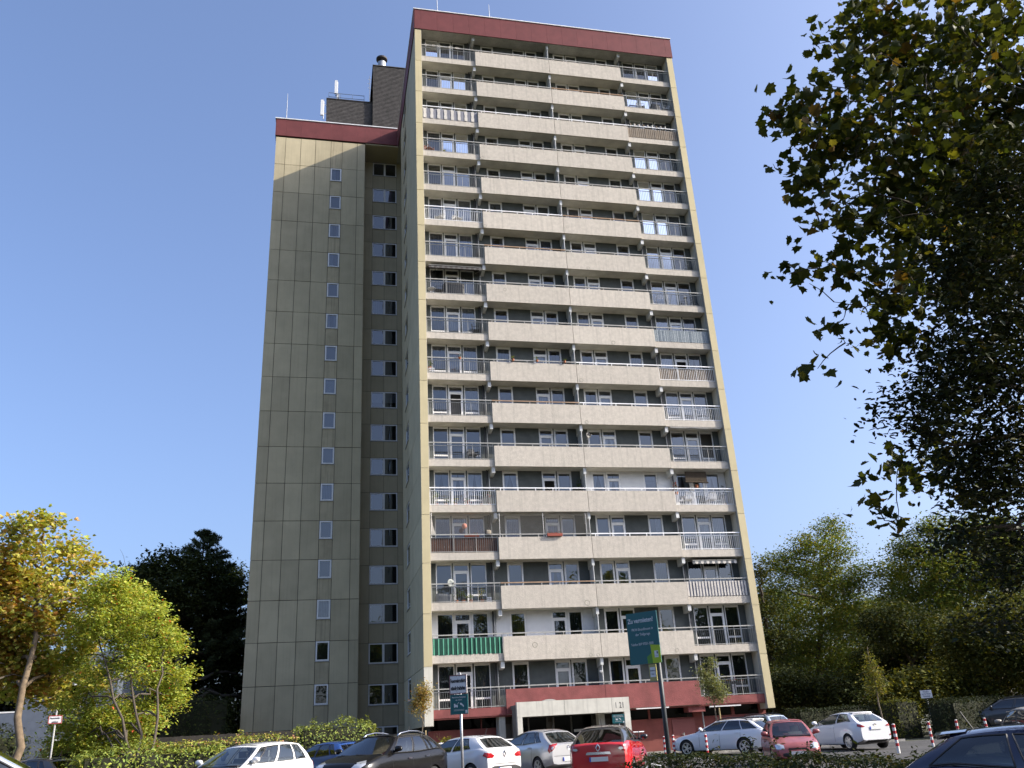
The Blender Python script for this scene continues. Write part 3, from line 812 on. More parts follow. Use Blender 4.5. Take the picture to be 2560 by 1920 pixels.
    for sgn in (-1, 1):
        q = MB(); y = sgn*hw*.42
        q.prism([(sx-.06, y-.24, zt_+.02), (sx+.10, y-.24, zt_+.02), (sx+.20, y-.2, zf-.30), (sx+.10, y-.2, zf-.30)], (0, .46, 0))
        q.prism([(sx+.12, y-.13, zf-.29), (sx+.20, y-.13, zf-.29), (sx+.24, y-.11, zf-.11), (sx+.16, y-.11, zf-.11)], (0, .26, 0))
        q.v = [tuple(Vector(v)+OFF) for v in q.v]
        add('seat', q, M_seatgrey, root)
    sx2 = lerp(xa, xb, P.get('seat2', .78))
    q = MB(); q.prism([(sx2-.06, -hw*.7, zt_), (sx2+.08, -hw*.7, zt_), (sx2+.16, -hw*.66, zt_+.2), (sx2+.06, -hw*.66, zt_+.2)], (0, hw*1.36, 0)); q.v = [tuple(Vector(v)+OFF) for v in q.v]
    add('rear_seat', q, M_seatgrey, root)
    # ---- pieces pressed onto the shell
    def press(poly, o, d, lift=.008, n=3):
        "project a polygon of 3D points along d on to the shell"
        d = Vector(d).normalized(); q = MB(); c_ = sum((Vector(p) for p in poly), Vector())/len(poly); k = len(poly)
        rings = []
        for r_ in [0]+[i/n for i in range(1, n+1)]:
            if r_ == 0: pts = [c_]
            else: pts = [c_.lerp(Vector(p), r_) for p in poly]
            out = []
            for p in pts:
                p = p+OFF; h = bvh.ray_cast(p-d*3.0, d, 6.0)
                if h[0] is None: h = bvh.find_nearest(p)
                out.append(h[0]-d*lift)
            rings.append(out)
        q.v.append(tuple(rings[0][0]))
        for ring in rings[1:]: q.v += [tuple(p) for p in ring]
        for i in range(k): q.f.append((0, 1+i, 1+(i+1) % k))
        for j in range(1, n):
            for i in range(k):
                a = 1+(j-1)*k; b = 1+j*k
                q.f.append((a+i, b+i, b+(i+1) % k, a+(i+1) % k))
        return q
    def dens(poly, n=3):
        out = []
        for i in range(len(poly)):
            a, b = Vector(poly[i]), Vector(poly[(i+1) % len(poly)])
            out += [a.lerp(b, k/n) for k in range(n)]
        return out
    rear = lambda pts: [(L, y, z) for y, z in pts]
    front = lambda pts: [(0, y, z) for y, z in pts]
    sidep = lambda pts, sg: [(x, sg*hw, z) for x, z in pts]
    mir = lambda pts: [(-y, z) for y, z in pts][::-1]
    for spec in P.get('tail', []):
        for sg in (1, -1):
            pts = spec['p'] if sg > 0 else mir(spec['p'])
            add('tail_light' if spec.get('m', M_redlamp) in (M_redlamp,) else 'lamp_lens', press(dens(rear(pts)), 0, (-1, -sg*spec.get('wrap', .25), 0), spec.get('lift', .012)).mesh('tl', True), spec.get('m', M_redlamp), root)
    for spec in P.get('head', []):
        for sg in (1, -1):
            pts = spec['p'] if sg > 0 else mir(spec['p'])
            add('headlight', press(dens(front(pts)), 0, (1, -sg*spec.get('wrap', .3), spec.get('down', 0)), .012).mesh('hl', True), spec.get('m', M_clearlamp), root)
    for spec in P.get('rearp', []):
        add(spec['n'], press(dens(rear(spec['p']), spec.get('d', 4)), 0, (-1, 0, 0), spec.get('lift', .01)).mesh('rp', True), spec['m'], root)
    for spec in P.get('frontp', []):
        add(spec['n'], press(dens(front(spec['p']), 4), 0, (1, 0, 0), spec.get('lift', .01)).mesh('fp', True), spec['m'], root)
    for spec in P.get('sidep', []):
        for sg in (1, -1):
            add(spec['n'], press(dens(sidep(spec['p'], sg), 4), 0, (0, -sg, 0), spec.get('lift', .006)).mesh('sp', True), spec['m'], root)
    # door seams and handles
    for sg in (1, -1):
        for x in P.get('seams', []):
            q = press(dens(sidep([(x, .34), (x+.012, .34), (x+.012+.02, interp(top, x)-.03), (x+.02, interp(top, x)-.03)], sg), 6), 0, (0, -sg, 0), .003)
            add('door_seam', q.mesh('ds'), M_seam, root)
        for x in P.get('handles', []):
            zh = interp(top, x)-P.get('hz', .15)
            q = MB(); hit = bvh.ray_cast(Vector((x, sg*2.0, zh))+OFF, Vector((0, -sg, 0)), 4.0)[0]
            yy = abs(hit.y) if hit else hw
            q.box(x-.09+OFF.x, x+.09+OFF.x, min(sg*yy, sg*(yy+.03)), max(sg*yy, sg*(yy+.03)), zh-.018, zh+.018)
            add('door_handle', q, P.get('handlem', body_m), root)
        # wing mirror
        b_ = side(.10, .10, sg); q = MB()
        q.lathe([(0.0, -.11), (.06, -.10), (.085, -.04), (.09, .04), (.065, .10), (0.0, .115)], 'y', 10)
        q.v = [tuple(Vector((v[0]*.75, v[1], v[2]*.85))+Vector((b_.x-.02, sg*(yb+.15), b_.z+.08))) for v in q.v]
        q.box(b_.x-.03, b_.x+.03, min(sg*(yb-.03), sg*(yb+.1)), max(sg*(yb-.03), sg*(yb+.1)), b_.z-.01, b_.z+.05)
        add('wing_mirror', q.mesh('mirror', True), P.get('mirrorm', body_m), root)
    # number plates
    for xx, zz, key in ((L, P.get('rplate'), 'r'), (0, P.get('fplate'), 'f')):
        if not zz: continue
        s_ = -1 if key == 'r' else 1
        hit = bvh.ray_cast(Vector((xx-s_*2, 0, zz))+OFF, Vector((s_, 0, 0)), 5)[0]
        hx = hit.x if hit else xx+OFF.x
        x0, x1 = sorted((hx-.02*s_*0+.03*s_*0, hx-.022*s_))
        pl = add('number_plate', MB().box(x0-.006, x1+.006, -.26, .26, zz-.057, zz+.057), M_plate, root)
        yl = (.218, .261) if s_ > 0 else (.218, .261)
        if key == 'r': yl = (-.261, -.218) if False else (.218, .261)
        add('plate_band', MB().box(x0-.008, x1+.008, -yl[1], -yl[0], zz-.058, zz+.058) if key == 'r' else MB().box(x0-.008, x1+.008, yl[0], yl[1], zz-.058, zz+.058), M_plateblue, pl)
    # rear wiper, wipers, aerial, roof rails
    q = MB(); p0 = g_(.5, rw1+.04); p1 = g_(.66, rw1+.10); p2 = g_(.34, rw1+.05)
    q.tube([p0+Vector((.02, 0, 0)), p1+Vector((.02, 0, 0)), ], .012, 5)
    add('rear_wiper', q, M_trim, root)
    q = MB()
    for (u0, u1) in ((.25, .52), (.6, .86)): q.tube([f_(u0, .04)+Vector((-.02, 0, 0)), f_(u1, .07)+Vector((-.02, 0, .01))], .01, 5)
    add('windscreen_wiper', q, M_trim, root)
    q = MB(); a_ = roof(P.get('aer', .88), .5); q.tube([a_, a_+Vector((.10, 0, .20))], .008, 5); add('aerial', q, M_trim, root)
    if 'rails' in P:
        for sg in (-1, 1):
            q = MB(); pts = [side(s, 1, sg)+Vector((0, -sg*.04, h)) for s, h in ((.08, .02), (.16, .075), (.4, .10), (.65, .09), (.85, .06), (.93, .01))]
            q.tube(pts, .022, 6); add('roof_rail', q.mesh('rr', True), P['rails'], root)
    if P.get('spoiler'):
        q = patch(lambda s, u: roof(s, u)+Vector((0, 0, .015))+Vector((P['spoiler']*(s-.88)/.12, 0, 0))*(1 if s > .88 else 0), [.88, 1], [.06, .5, .94], 4)
        k = len(q.v); q.v += [(v[0]-.02, v[1], v[2]-.05) for v in q.v]; q.f += [tuple(i+k for i in f[::-1]) for f in q.f]
        n_ = 5
        rows_ = k//n_
        q.f += [(i*n_+n_-1, (i+1)*n_+n_-1, k+(i+1)*n_+n_-1, k+i*n_+n_-1) for i in range(rows_-1)]
        add('spoiler', q.mesh('sp', True), P.get('spoilerm', body_m), root)
    if 'badge' in P:
        z, kind = P['badge']; hit = bvh.ray_cast(Vector((L+2, 0, z))+OFF, Vector((-1, 0, 0)), 5)[0]
        hx = hit.x if hit else L/2
        q = MB()
        for (a, b) in (((0, .095), (.055, 0)), ((.055, 0), (0, -.095)), ((0, -.095), (-.055, 0)), ((-.055, 0), (0, .095))):
            q.tube([(hx+.012, a[0], z+a[1]), (hx+.012, b[0], z+b[1])], .013, 5)
        if kind == 'ring':
            q = MB(); q.tube([(hx+.012, .06*math.cos(w), z+.06*math.sin(w)) for w in [2*math.pi*i/14 for i in range(15)]], .010, 5); q.tube([(hx+.012, -.06, z), (hx+.012, .06, z)], .01, 5)
        if kind == 'oval':
            q = MB(); q.lathe([(0, 0), (.045, .002), (.05, -.01)], 'x', 14, (0, 0, 0)); q.v = [(v[0]+hx+.014, v[1]*1.7, v[2]+z) for v in q.v]
        if kind == 'rings':
            q = MB()
            for k in range(4): q.tube([(hx+.012, -.11+.073*k+.05*math.cos(w), z+.05*math.sin(w)) for w in [2*math.pi*i/12 for i in range(13)]], .007, 4)
        add('badge', q, M_chrome, root)
    return root

def put_car(x, y): return (x, y, gz(x, y))
def hd(deg):
    "heading: degrees clockwise from straight away from the camera side (+y); returns the z rotation for a car whose nose is at local -x"
    return math.radians(-90-deg)   # nose direction (-1,0,0) rotated

# ---- silver hatch, rear three-quarter (white one, diamond badge)
white = paint('pearl_white', (0.74, 0.74, 0.74)); silver = paint('silver_metallic', (0.50, 0.51, 0.53), .55, .3)
P_clio = dict(L=4.06, W=1.73, H=1.45, wb=2.59, fo=.82, wr=.31, fp=.25, rp=.16, rr=.5,
    top=[(0, .58), (.10, .70), (.9, .90), (1.15, .96), (2.4, .97), (3.3, 1.04), (3.75, 1.05), (4.06, .99)],
    gh=[(.95, .92), (1.95, 1.32), (3.35, 1.35), (3.93, 1.06)], win=[(.07, .47), (.51, .80)], yb=.9, yt=.66, rise=.05, rw=(.09, .12), t1=.88,
    tail=[dict(p=[(.42, .82), (.56, .90), (.80, .92), (.86, .83), (.72, .76), (.50, .76)], wrap=.45)],
    head=[dict(p=[(.40, .60), (.82, .70), (.82, .80), (.55, .74)])],
    rearp=[dict(n='bumper_insert', p=[(-.72, .28), (.72, .28), (.66, .46), (.45, .52), (-.45, .52), (-.66, .46)], m=M_trim, lift=.012),
           dict(n='tailgate_seam', p=[(-.62, .575), (.62, .575), (.62, .59), (-.62, .59)], m=M_seam, lift=.004, d=8)],
    sidep=[dict(n='sill_trim', p=[(1.3, .27), (3.0, .27), (2.95, .40), (1.5, .33)], m=M_trim)],
    seams=[1.18, 2.20, 3.05], handles=[2.05], rplate=.42, badge=(.86, 'diamond'), hz=.13)
P_corsa = dict(L=4.0, W=1.74, H=1.49, wb=2.51, fo=.80, wr=.30, fp=.27, rp=.2, rr=.55,
    top=[(0, .60), (.12, .72), (.8, .95), (1.05, 1.0), (2.4, 1.0), (3.3, 1.06), (3.75, 1.04), (4.0, .96)],
    gh=[(.88, .97), (1.80, 1.36), (3.25, 1.38), (3.92, 1.05)], win=[(.08, .44), (.47, .74), (.765, .86)], yb=.9, yt=.66, rise=.06, rw=(.07, .10),
    tail=[dict(p=[(.44, 1.0), (.62, 1.04), (.78, .96), (.84, .80), (.80, .70), (.64, .80)], wrap=.45), dict(p=[(.60, .90), (.68, .91), (.72, .83), (.66, .81)], m=M_clearlamp, wrap=.45, lift=.022)],
    head=[dict(p=[(.40, .62), (.82, .72), (.82, .86), (.55, .78)])],
    rearp=[dict(n='tailgate_seam', p=[(-.62, .60), (.62, .60), (.62, .612), (-.62, .612)], m=M_seam, lift=.004, d=8),
           dict(n='third_brake_light', p=[(-.1, 1.5), (.1, 1.5), (.1, 1.53), (-.1, 1.53)], m=M_redlamp)],
    seams=[1.12, 2.12, 2.95], handles=[1.95, 2.82], rplate=.50, badge=(.86, 'ring'), hz=.14)
P_captur = dict(L=4.12, W=1.78, H=1.57, wb=2.61, fo=.86, wr=.33, zb=.22, fp=.24, rp=.16, rr=.5,
    top=[(0, .68), (.10, .82), (.9, 1.02), (1.15, 1.07), (2.5, 1.08), (3.4, 1.14), (3.85, 1.12), (4.12, 1.06)],
    gh=[(.95, 1.03), (1.85, 1.42), (3.40, 1.44), (4.02, 1.12)], win=[(.07, .47), (.50, .80)], yb=.90, yt=.68, rise=.06, rw=(.05, .05), crown=.06,
    tail=[dict(p=[(.50, .93), (.56, 1.01), (.74, 1.06), (.84, 1.02), (.86, .92), (.74, .86), (.58, .87)], wrap=.4, m=M_redlamp),
          dict(p=[(.56, .93), (.60, .975), (.70, .97), (.70, .92), (.62, .905)], wrap=.4, m=M_clearlamp, lift=.025)],
    head=[dict(p=[(.40, .70), (.82, .78), (.82, .90), (.55, .84)])],
    rearp=[dict(n='bumper_lower', p=[(-.84, .24), (.84, .24), (.84, .40), (.70, .44), (-.70, .44), (-.84, .40)], m=M_trim, lift=.014),
           dict(n='chrome_grip', p=[(-.36, .80), (.36, .80), (.32, .865), (-.32, .865)], m=M_chrome, lift=.025)],
    sidep=[dict(n='sill_trim', p=[(1.3, .26), (3.0, .26), (3.0, .40), (1.3, .40)], m=M_trim)],
    seams=[1.18, 2.22, 3.1], handles=[2.05, 2.95], rplate=.68, badge=(.97, 'diamond'), hz=.16, roofm=paint('black_roof', (0.03, 0.03, 0.03), 0, .3), mirrorm=paint('black_gloss', (0.012, 0.012, 0.012)))
P_wagon = dict(L=4.70, W=1.83, H=1.44, wb=2.81, fo=.89, wr=.33, fp=.26, rp=.2, rr=.5, spokes=5,
    top=[(0, .58), (.10, .70), (.6, .82), (1.45, .95), (1.7, .97), (4.2, 1.00), (4.5, .98), (4.70, .90)],
    gh=[(1.35, .94), (2.25, 1.33), (3.95, 1.32), (4.58, 1.0)], win=[(.07, .39), (.42, .70), (.725, .93)], yb=.9, yt=.66, rise=.05, rw=(.07, .10),
    tail=[dict(p=[(.45, .80), (.82, .78), (.86, .92), (.80, .95), (.45, .93)], wrap=.6)],
    head=[dict(p=[(.42, .58), (.86, .62), (.86, .76), (.5, .70)], wrap=.5)],
    seams=[1.55, 2.55, 3.55], handles=[2.42, 3.42], rplate=.74, badge=(.88, 'rings'), rails=M_trim, hz=.13, aer=.9, spoiler=.10)
P_fiesta = dict(L=4.04, W=1.735, H=1.48, wb=2.49, fo=.82, wr=.31, fp=.26, rp=.2, rr=.55,
    top=[(0, .58), (.10, .70), (.8, .92), (1.1, .98), (2.3, 1.0), (3.3, 1.10), (3.75, 1.06), (4.04, .98)],
    gh=[(.90, .94), (1.88, 1.35), (3.30, 1.36), (3.92, 1.08)], win=[(.07, .54), (.58, .88)], yb=.9, yt=.65, rise=.06, rw=(.09, .12),
    tail=[dict(p=[(.48, .86), (.62, .94), (.84, .98), (.86, .88), (.70, .84)], wrap=.7)],
    head=[dict(p=[(.40, .60), (.84, .70), (.84, .82), (.55, .76)])],
    rearp=[dict(n='fog_lamp', p=[(.62, .48), (.76, .56), (.74, .60), (.60, .52)], m=M_redlamp), dict(n='bumper_lower', p=[(-.72, .26), (.72, .26), (.66, .36), (-.66, .36)], m=M_trim)],
    seams=[1.16, 2.45], handles=[2.28], rplate=.80, badge=(.92, 'oval'), hz=.15, spokes=7, spoiler=.08)
P_old = dict(L=3.32, W=1.51, H=1.43, wb=2.2, fo=.65, wr=.27, fp=.22, rp=.1, fr=.5,
    top=[(0, .56), (.08, .66), (.55, .80), (.88, .88), (2.0, .90), (3.1, .93), (3.32, .88)],
    gh=[(.78, .86), (1.42, 1.31), (2.75, 1.31), (3.22, .92)], win=[(.08, .54), (.58, .88)], yb=.9, yt=.72, rise=.05, rw=(.08, .10), apil=.06, bf=.10, crown=.05,
    head=[dict(p=[(.40, .52), (.66, .54), (.72, .66), (.60, .70), (.42, .64)], wrap=.25)],
    tail=[dict(p=[(.52, .60), (.68, .60), (.68, .85), (.58, .88)], wrap=.3)],
    frontp=[dict(n='grille', p=[(-.30, .50), (.30, .50), (.28, .55), (-.28, .55)], m=M_trim), dict(n='bumper_insert', p=[(-.70, .30), (.70, .30), (.70, .42), (-.70, .42)], m=M_trim)],
    seams=[1.0, 2.05], handles=[1.92], fplate=.40, hz=.15, seat=.46)
P_mpv = dict(L=4.26, W=1.81, H=1.62, wb=2.69, fo=.86, wr=.32, fp=.28, rp=.14, fr=.7,
    top=[(0, .64), (.12, .78), (.7, .98), (.95, 1.04), (2.6, 1.06), (3.7, 1.10), (4.26, 1.05)],
    gh=[(.70, 1.0), (1.78, 1.50), (3.72, 1.52), (4.15, 1.12)], win=[(.04, .16), (.175, .42), (.46, .70), (.735, .90)], yb=.9, yt=.68, rise=.06, apil=.04, bf=.22,
    head=[dict(p=[(.42, .66), (.86, .80), (.88, .96), (.60, .86)], wrap=.4)], tail=[dict(p=[(.62, .78), (.86, .78), (.86, 1.2), (.74, 1.2)], wrap=.4)],
    frontp=[dict(n='grille', p=[(-.34, .52), (.34, .52), (.36, .62), (-.36, .62)], m=M_trim)],
    seams=[1.08, 2.12, 3.1], handles=[1.98, 2.92], fplate=.46, hz=.16)
P_suv = dict(L=4.52, W=1.855, H=1.70, wb=2.69, fo=.88, wr=.36, zb=.24, fp=.24, rp=.14, fr=.6,
    top=[(0, .78), (.10, .92), (.7, 1.08), (1.25, 1.14), (2.7, 1.14), (3.9, 1.20), (4.52, 1.12)],
    gh=[(1.10, 1.10), (1.95, 1.55), (3.75, 1.55), (4.40, 1.20)], win=[(.07, .40), (.43, .66), (.685, .74), (.765, .92)], yb=.9, yt=.68, rise=.05, bf=.18, rails=M_chrome,
    head=[dict(p=[(.38, .78), (.70, .82), (.90, .92), (.90, 1.02), (.62, .98)], wrap=.55)], tail=[dict(p=[(.62, .95), (.86, .95), (.86, 1.15), (.70, 1.18)], wrap=.4)],
    frontp=[dict(n='grille', p=[(-.42, .60), (.42, .60), (.40, .72), (-.40, .72)], m=M_trim)],
    sidep=[dict(n='sill_trim', p=[(1.3, .28), (3.2, .28), (3.2, .42), (1.3, .42)], m=M_trim)],
    seams=[1.30, 2.35, 3.32], handles=[2.2, 3.15], fplate=.52, hz=.15, handlem=M_chrome)
P_hatch = dict(P_corsa); P_hatch.update(L=4.02, badge=(.86, 'oval'))
P_ignis = dict(L=3.62, W=1.60, H=1.53, wb=2.36, fo=.7, wr=.30, fp=.2, rp=.12,
    top=[(0, .68), (.10, .80), (.8, .98), (1.0, 1.0), (3.3, 1.02), (3.62, .95)],
    gh=[(.82, .97), (1.45, 1.42), (3.05, 1.42), (3.48, 1.02)], win=[(.06, .38), (.42, .70), (.75, .93)], yb=.91, yt=.74, rise=.04, rails=M_trim,
    tail=[dict(p=[(.60, .80), (.76, .80), (.76, 1.1), (.66, 1.1)], wrap=.4)], head=[dict(p=[(.40, .66), (.74, .70), (.74, .84), (.5, .80)])],
    seams=[1.0, 1.9, 2.7], handles=[1.78, 2.6], rplate=.70, badge=(.85, 'ring'), hz=.14)

make_car('parked_car', 'white hatchback seen from behind beside the steel sign post, black lower bumper', P_clio, put_car(-.74, -17.26), hd(-32), white)
make_car('parked_car', 'silver five-door hatchback parked in front of the pale entrance porch', P_corsa, put_car(2.35, -14.9), hd(-20), silver)
make_car('parked_car', 'bright red crossover with black roof seen from behind', P_captur, put_car(3.15, -21.04), hd(27), paint('bright_red', (0.50, 0.012, 0.018)), dark_rear=True)
make_car('parked_car', 'white estate car with dark side windows parked side-on by the red wall', P_wagon, put_car(12.1, -9.73), hd(-36), paint('clean_white', (0.74, 0.75, 0.77)), M_darkcarglass)
make_car('parked_car', 'white three-door hatchback parked next to the hedge and the slim tree', P_fiesta, put_car(16.53, -12.05), hd(-4), paint('snow_white', (0.75, 0.75, 0.77)))
make_car('parked_car', 'small faded red old hatchback facing the camera behind the dark low hedge', P_old, put_car(9.98, -19.22), hd(-160), paint('faded_red', (0.30, 0.085, 0.085), 0, .4, .5, var=.25), M_clearcar)
make_car('parked_car', 'white people carrier at the front left, seen over its windscreen', P_mpv, put_car(-7.3, -19.6), hd(-147), paint('plain_white', (0.78, 0.78, 0.78)), M_clearcar)
make_car('parked_car', 'black off-roader with chrome roof rails and door handles', P_suv, put_car(-3.55, -20.96), hd(-143), mat('black_metallic', (0.008, 0.0075, 0.0075), .18, spec=.35, coord='obj'))
make_car('parked_car', 'blue hatchback mostly hidden between the white people carrier and the black car', P_hatch, put_car(-5.0, -14.8), hd(-35), paint('mid_blue', (0.025, 0.085, 0.30), .3, .3))
make_car('parked_car', 'light silver-blue small car with roof rails behind the white estate', P_ignis, put_car(15.1, -6.9), hd(-20), paint('ice_blue', (0.40, 0.46, 0.54), .4, .3))
make_car('parked_car', 'dark navy hatchback with roof spoiler at the bottom right edge', P_fiesta | dict(spoiler=.16), put_car(2.9, -39.0), hd(140), paint('navy_blue', (0.010, 0.013, 0.04), .2, .25), M_carglass)
make_car('parked_car', 'dark grey off-roader standing at the trimmed hedge on the far right', P_suv | dict(rails=M_trim), put_car(29.8, -6.15), hd(-50), paint('dark_grey_metallic', (0.05, 0.052, 0.056), .4, .35), M_darkcarglass)
make_car('parked_car', 'dusty beige boxy small car cut by the right edge of the picture', P_old | dict(badge=(.8, 'oval')), put_car(17.0, -22.2), hd(20), paint('dusty_beige', (0.30, 0.27, 0.22), 0, .5, .3))
P_van = dict(P_mpv); P_van.update(H=1.95, gh=[(.70, 1.2), (1.78, 1.80), (3.72, 1.82), (4.15, 1.32)], top=[(x, z+.2*(x > .05)) for x, z in P_mpv['top']])
make_car('parked_car', 'silver car with a dark side window at the bottom left corner', P_van, put_car(-9.0400, -37.9087), hd(62), paint('light_silver', (0.55, 0.57, 0.60), .4, .3), M_carglass)
make_car('parked_car', 'dark car under the left trees, only its front corner showing', P_corsa, put_car(-14.4, -15.0), hd(-60), paint('dark_blue_black', (0.02, 0.024, 0.035), .2, .3))
# ------------------------------------------------------------------ vegetation
M_bark = mat('bark', (0.085, 0.068, 0.050), 0.95, var=0.4, scale=6, bump=0.6, bscale=30, stretch=(8, 8, 1.5))
M_palebark = mat('pale_bark', (0.15, 0.11, 0.07), 0.95, var=0.35, scale=5, bump=0.3, bscale=30)
M_leaf = leaf_mat('leaf'); M_leafd = leaf_mat('dense_leaf', 0.22, 0.75); M_needle = leaf_mat('needle', 0.1, 0.6)

def leaf_shape(kind):
    if kind == 'oval':
        v = [(0, 0, 0), (.22, .28, .05), (.20, .68, .05), (0, 1, -.06), (-.20, .68, .05), (-.22, .28, .05), (0, .45, -.03)]
        f = [(0, 1, 6), (1, 2, 6), (2, 3, 6), (3, 4, 6), (4, 5, 6), (5, 0, 6)]
    elif kind == 'quad':
        v = [(0, 0, 0), (.32, .5, .08), (0, 1, -.05), (-.32, .5, .08)]; f = [(0, 1, 2), (0, 2, 3)]
    elif kind == 'plane':             # five-pointed lobed leaf
        out = [(0, 0), (.20, .02), (.46, .05), (.42, .22), (.66, .46), (.48, .52), (.50, .76), (.26, .72), (.14, .86), (0, 1.02), (-.16, .84), (-.27, .70), (-.52, .74), (-.46, .50), (-.64, .42), (-.44, .24), (-.44, .03), (-.18, .03)]
        v = [(0, .36, -.10)]+[(x, y, .28*abs(x)-.30*(y-.4)**2) for x, y in out]; n = len(out)
        f = [(0, 1+i, 1+(i+1) % n) for i in range(n)]
    elif kind == 'needle':
        v = [(0, 0, 0), (.10, .4, 0), (0, 1, .05), (-.10, .4, 0)]; f = [(0, 1, 2), (0, 2, 3)]
    return np.array(v, float), f

def leaves_mesh(name, pos, size, kind, pal, rng, flat=0.55, nrm=None, drop=0.25):
    "one mesh of n separate leaves; pal: list of (weight, colour)"
    V, Fc = leaf_shape(kind); n = len(pos); k = len(V)
    size = size*rng.uniform(.5, 1.35, n)
    # orientation: normal mostly up, with spread; random heading, tip drooping
    nz = rng.normal(0, 1, (n, 3)); nz[:, 2] = np.abs(nz[:, 2])*1.0+flat*1.8
    if nrm is not None: nz = nz*.7+nrm*1.2
    nz /= np.linalg.norm(nz, axis=1)[:, None]
    t = rng.normal(0, 1, (n, 3)); t[:, 2] -= drop
    t -= nz*(t*nz).sum(1)[:, None]; t /= np.linalg.norm(t, axis=1)[:, None]
    s = np.cross(t, nz)
    P = pos[:, None, :]+size[:, None, None]*(V[None, :, 0, None]*s[:, None, :]+V[None, :, 1, None]*t[:, None, :]+V[None, :, 2, None]*nz[:, None, :])
    me = bpy.data.meshes.new(name); m3 = len(Fc)
    F = (np.array(Fc)[None]+(np.arange(n)*k)[:, None, None]).reshape(-1)
    me.vertices.add(n*k); me.vertices.foreach_set('co', P.reshape(-1).astype(np.float32))
    me.loops.add(len(F)); me.loops.foreach_set('vertex_index', F.astype(np.int32))
    me.polygons.add(n*m3); me.polygons.foreach_set('loop_start', (np.arange(n*m3)*3).astype(np.int32))
    me.update(calc_edges=True)
    w = np.array([p[0] for p in pal]); w = w/w.sum(); ci = rng.choice(len(pal), n, p=w)
    C = np.array([p[1] for p in pal])[ci]*rng.uniform(.75, 1.25, (n, 1))*rng.uniform(.93, 1.07, (n, 3))
    at = me.attributes.new('leaf_colour', 'FLOAT_COLOR', 'POINT')
    cc = np.concatenate([np.repeat(C, k, 0), np.ones((n*k, 1))], 1)
    at.data.foreach_set('color', cc.reshape(-1).astype(np.float32))
    return me

def limb(m_, a, b, r0, r1, rng, sag=.12, n=6, sides=6):
    a = np.array(a, float); b = np.array(b, float); L = np.linalg.norm(b-a); pts = []
    off = rng.normal(0, L*sag*.35, (n+1, 3))
    for i in range(n+1):
        t = i/n; p = a+(b-a)*t + off[i]*math.sin(math.pi*t) + np.array([0, 0, L*sag*math.sin(math.pi*t)])
        pts.append(Vector(p))
    m_.tube(pts, [r0+(r1-r0)*i/n for i in range(n+1)], sides)
    return pts

def clump_points(blobs, n_cl, per, spread, rng, shell=.45):
    "leaf positions in clumps spread through a union of ellipsoids; returns clump centres and leaf points"
    vol = np.array([b[1][0]*b[1][1]*b[1][2] for b in blobs])**(2/3); pr = vol/vol.sum()
    idx = rng.choice(len(blobs), n_cl, p=pr); cs = []
    for i in idx:
        c, r = blobs[i]
        d = rng.normal(0, 1, 3); d /= np.linalg.norm(d); q = rng.uniform(0, 1)**shell
        cs.append(np.array(c)+d*np.array(r)*q)
    cs = np.array(cs)
    k = rng.poisson(per, n_cl); sp = spread*rng.uniform(.6, 1.5, n_cl)
    pts = np.repeat(cs, k, 0)+rng.normal(0, 1, (k.sum(), 3))*np.repeat(sp, k)[:, None]*np.array([1, 1, .6])
    return cs, pts

def grow(m_, fa, ch, org, r, rng):
    "branches that fork from the nearest wood grown so far"
    d0 = np.array([np.linalg.norm(fa-c, axis=1).min() for c in ch])
    for i in np.argsort(d0):
        c = ch[i]; j = fa[np.argmin(np.linalg.norm(fa-c, axis=1))]
        L = limb(m_, j-org, c-org, r*(.6+.4*min(1, d0[i])), r*.4, rng, .05, 4, 4)
        fa = np.concatenate([fa, np.array([np.array(p)+org for p in L[2:]])])
    return fa
def tree(name, label, base, r0, top, blobs, n_cl, per, spread, leaf, kind, pal, seed, cat='tree', bark=None, lmat=None, twigs=70, group=None, shell=.45, flat=.55, multi=1, lim=9, nopart=0, bare=0):
    rng = np.random.default_rng(seed); bx, by = base
    bz = gz(bx, by)-.08
    o = thing(name, label, cat, (bx, by, bz), 0, group)
    org = np.array([bx, by, bz]); m_ = MB()
    tp = np.array(top)
    stems = []
    for s in range(multi):
        tt = tp+(rng.normal(0, 1, 3)*np.array([1, 1, .4])*(0 if multi == 1 else .9))
        b0 = np.array([0, 0, 0])+(rng.normal(0, .18, 3)*np.array([1, 1, 0]) if multi > 1 else 0)
        stems.append(limb(m_, b0, tt-org, r0/(1 if multi == 1 else 1.5), r0*.22, rng, .03, 10, 9))
    cs, pts = clump_points(blobs, n_cl, per, spread, rng, shell)
    # main limbs to the blob centres, then branches to clumps
    forks = []
    for s in stems: forks += [np.array(p)+org for p in s[3:]]
    for c, r in blobs[:lim*2]:
        c = np.array(c); st = stems[rng.integers(len(stems))]
        cand = [np.array(p)+org for p in st[2:]]
        cand = [p for p in cand if p[2] < c[2]+.2] or cand[:3]
        j = min(cand, key=lambda p: np.linalg.norm(p-c)+.4*abs(p[2]-c[2]))
        L = limb(m_, j-org, c-org, r0*.42, r0*.10, rng, .10, 6, 6); forks += [np.array(p)+org for p in L[2:]]
    fa = np.array(forks)
    ch = cs[rng.choice(len(cs), min(twigs, len(cs)), replace=False)]
    fa = grow(m_, fa, ch, org, max(.010, r0*.09), rng)
    if bare:
        for i in range(bare):
            c = cs[rng.integers(len(cs))]; j = fa[np.argmin(np.linalg.norm(fa-c, axis=1))]
            d = c-j; limb(m_, c-org, c+d*.5+rng.normal(0, .25, 3)-org, .008, .004, rng, .1, 4, 4)
    add('trunk', m_.mesh('trunk', True), bark or M_bark, o)
    me = leaves_mesh('crown', pts-org, leaf, kind, pal, rng, flat)
    cr = add('crown', me, lmat or M_leaf, o); cr['kind'] = 'stuff'
    return o, cr

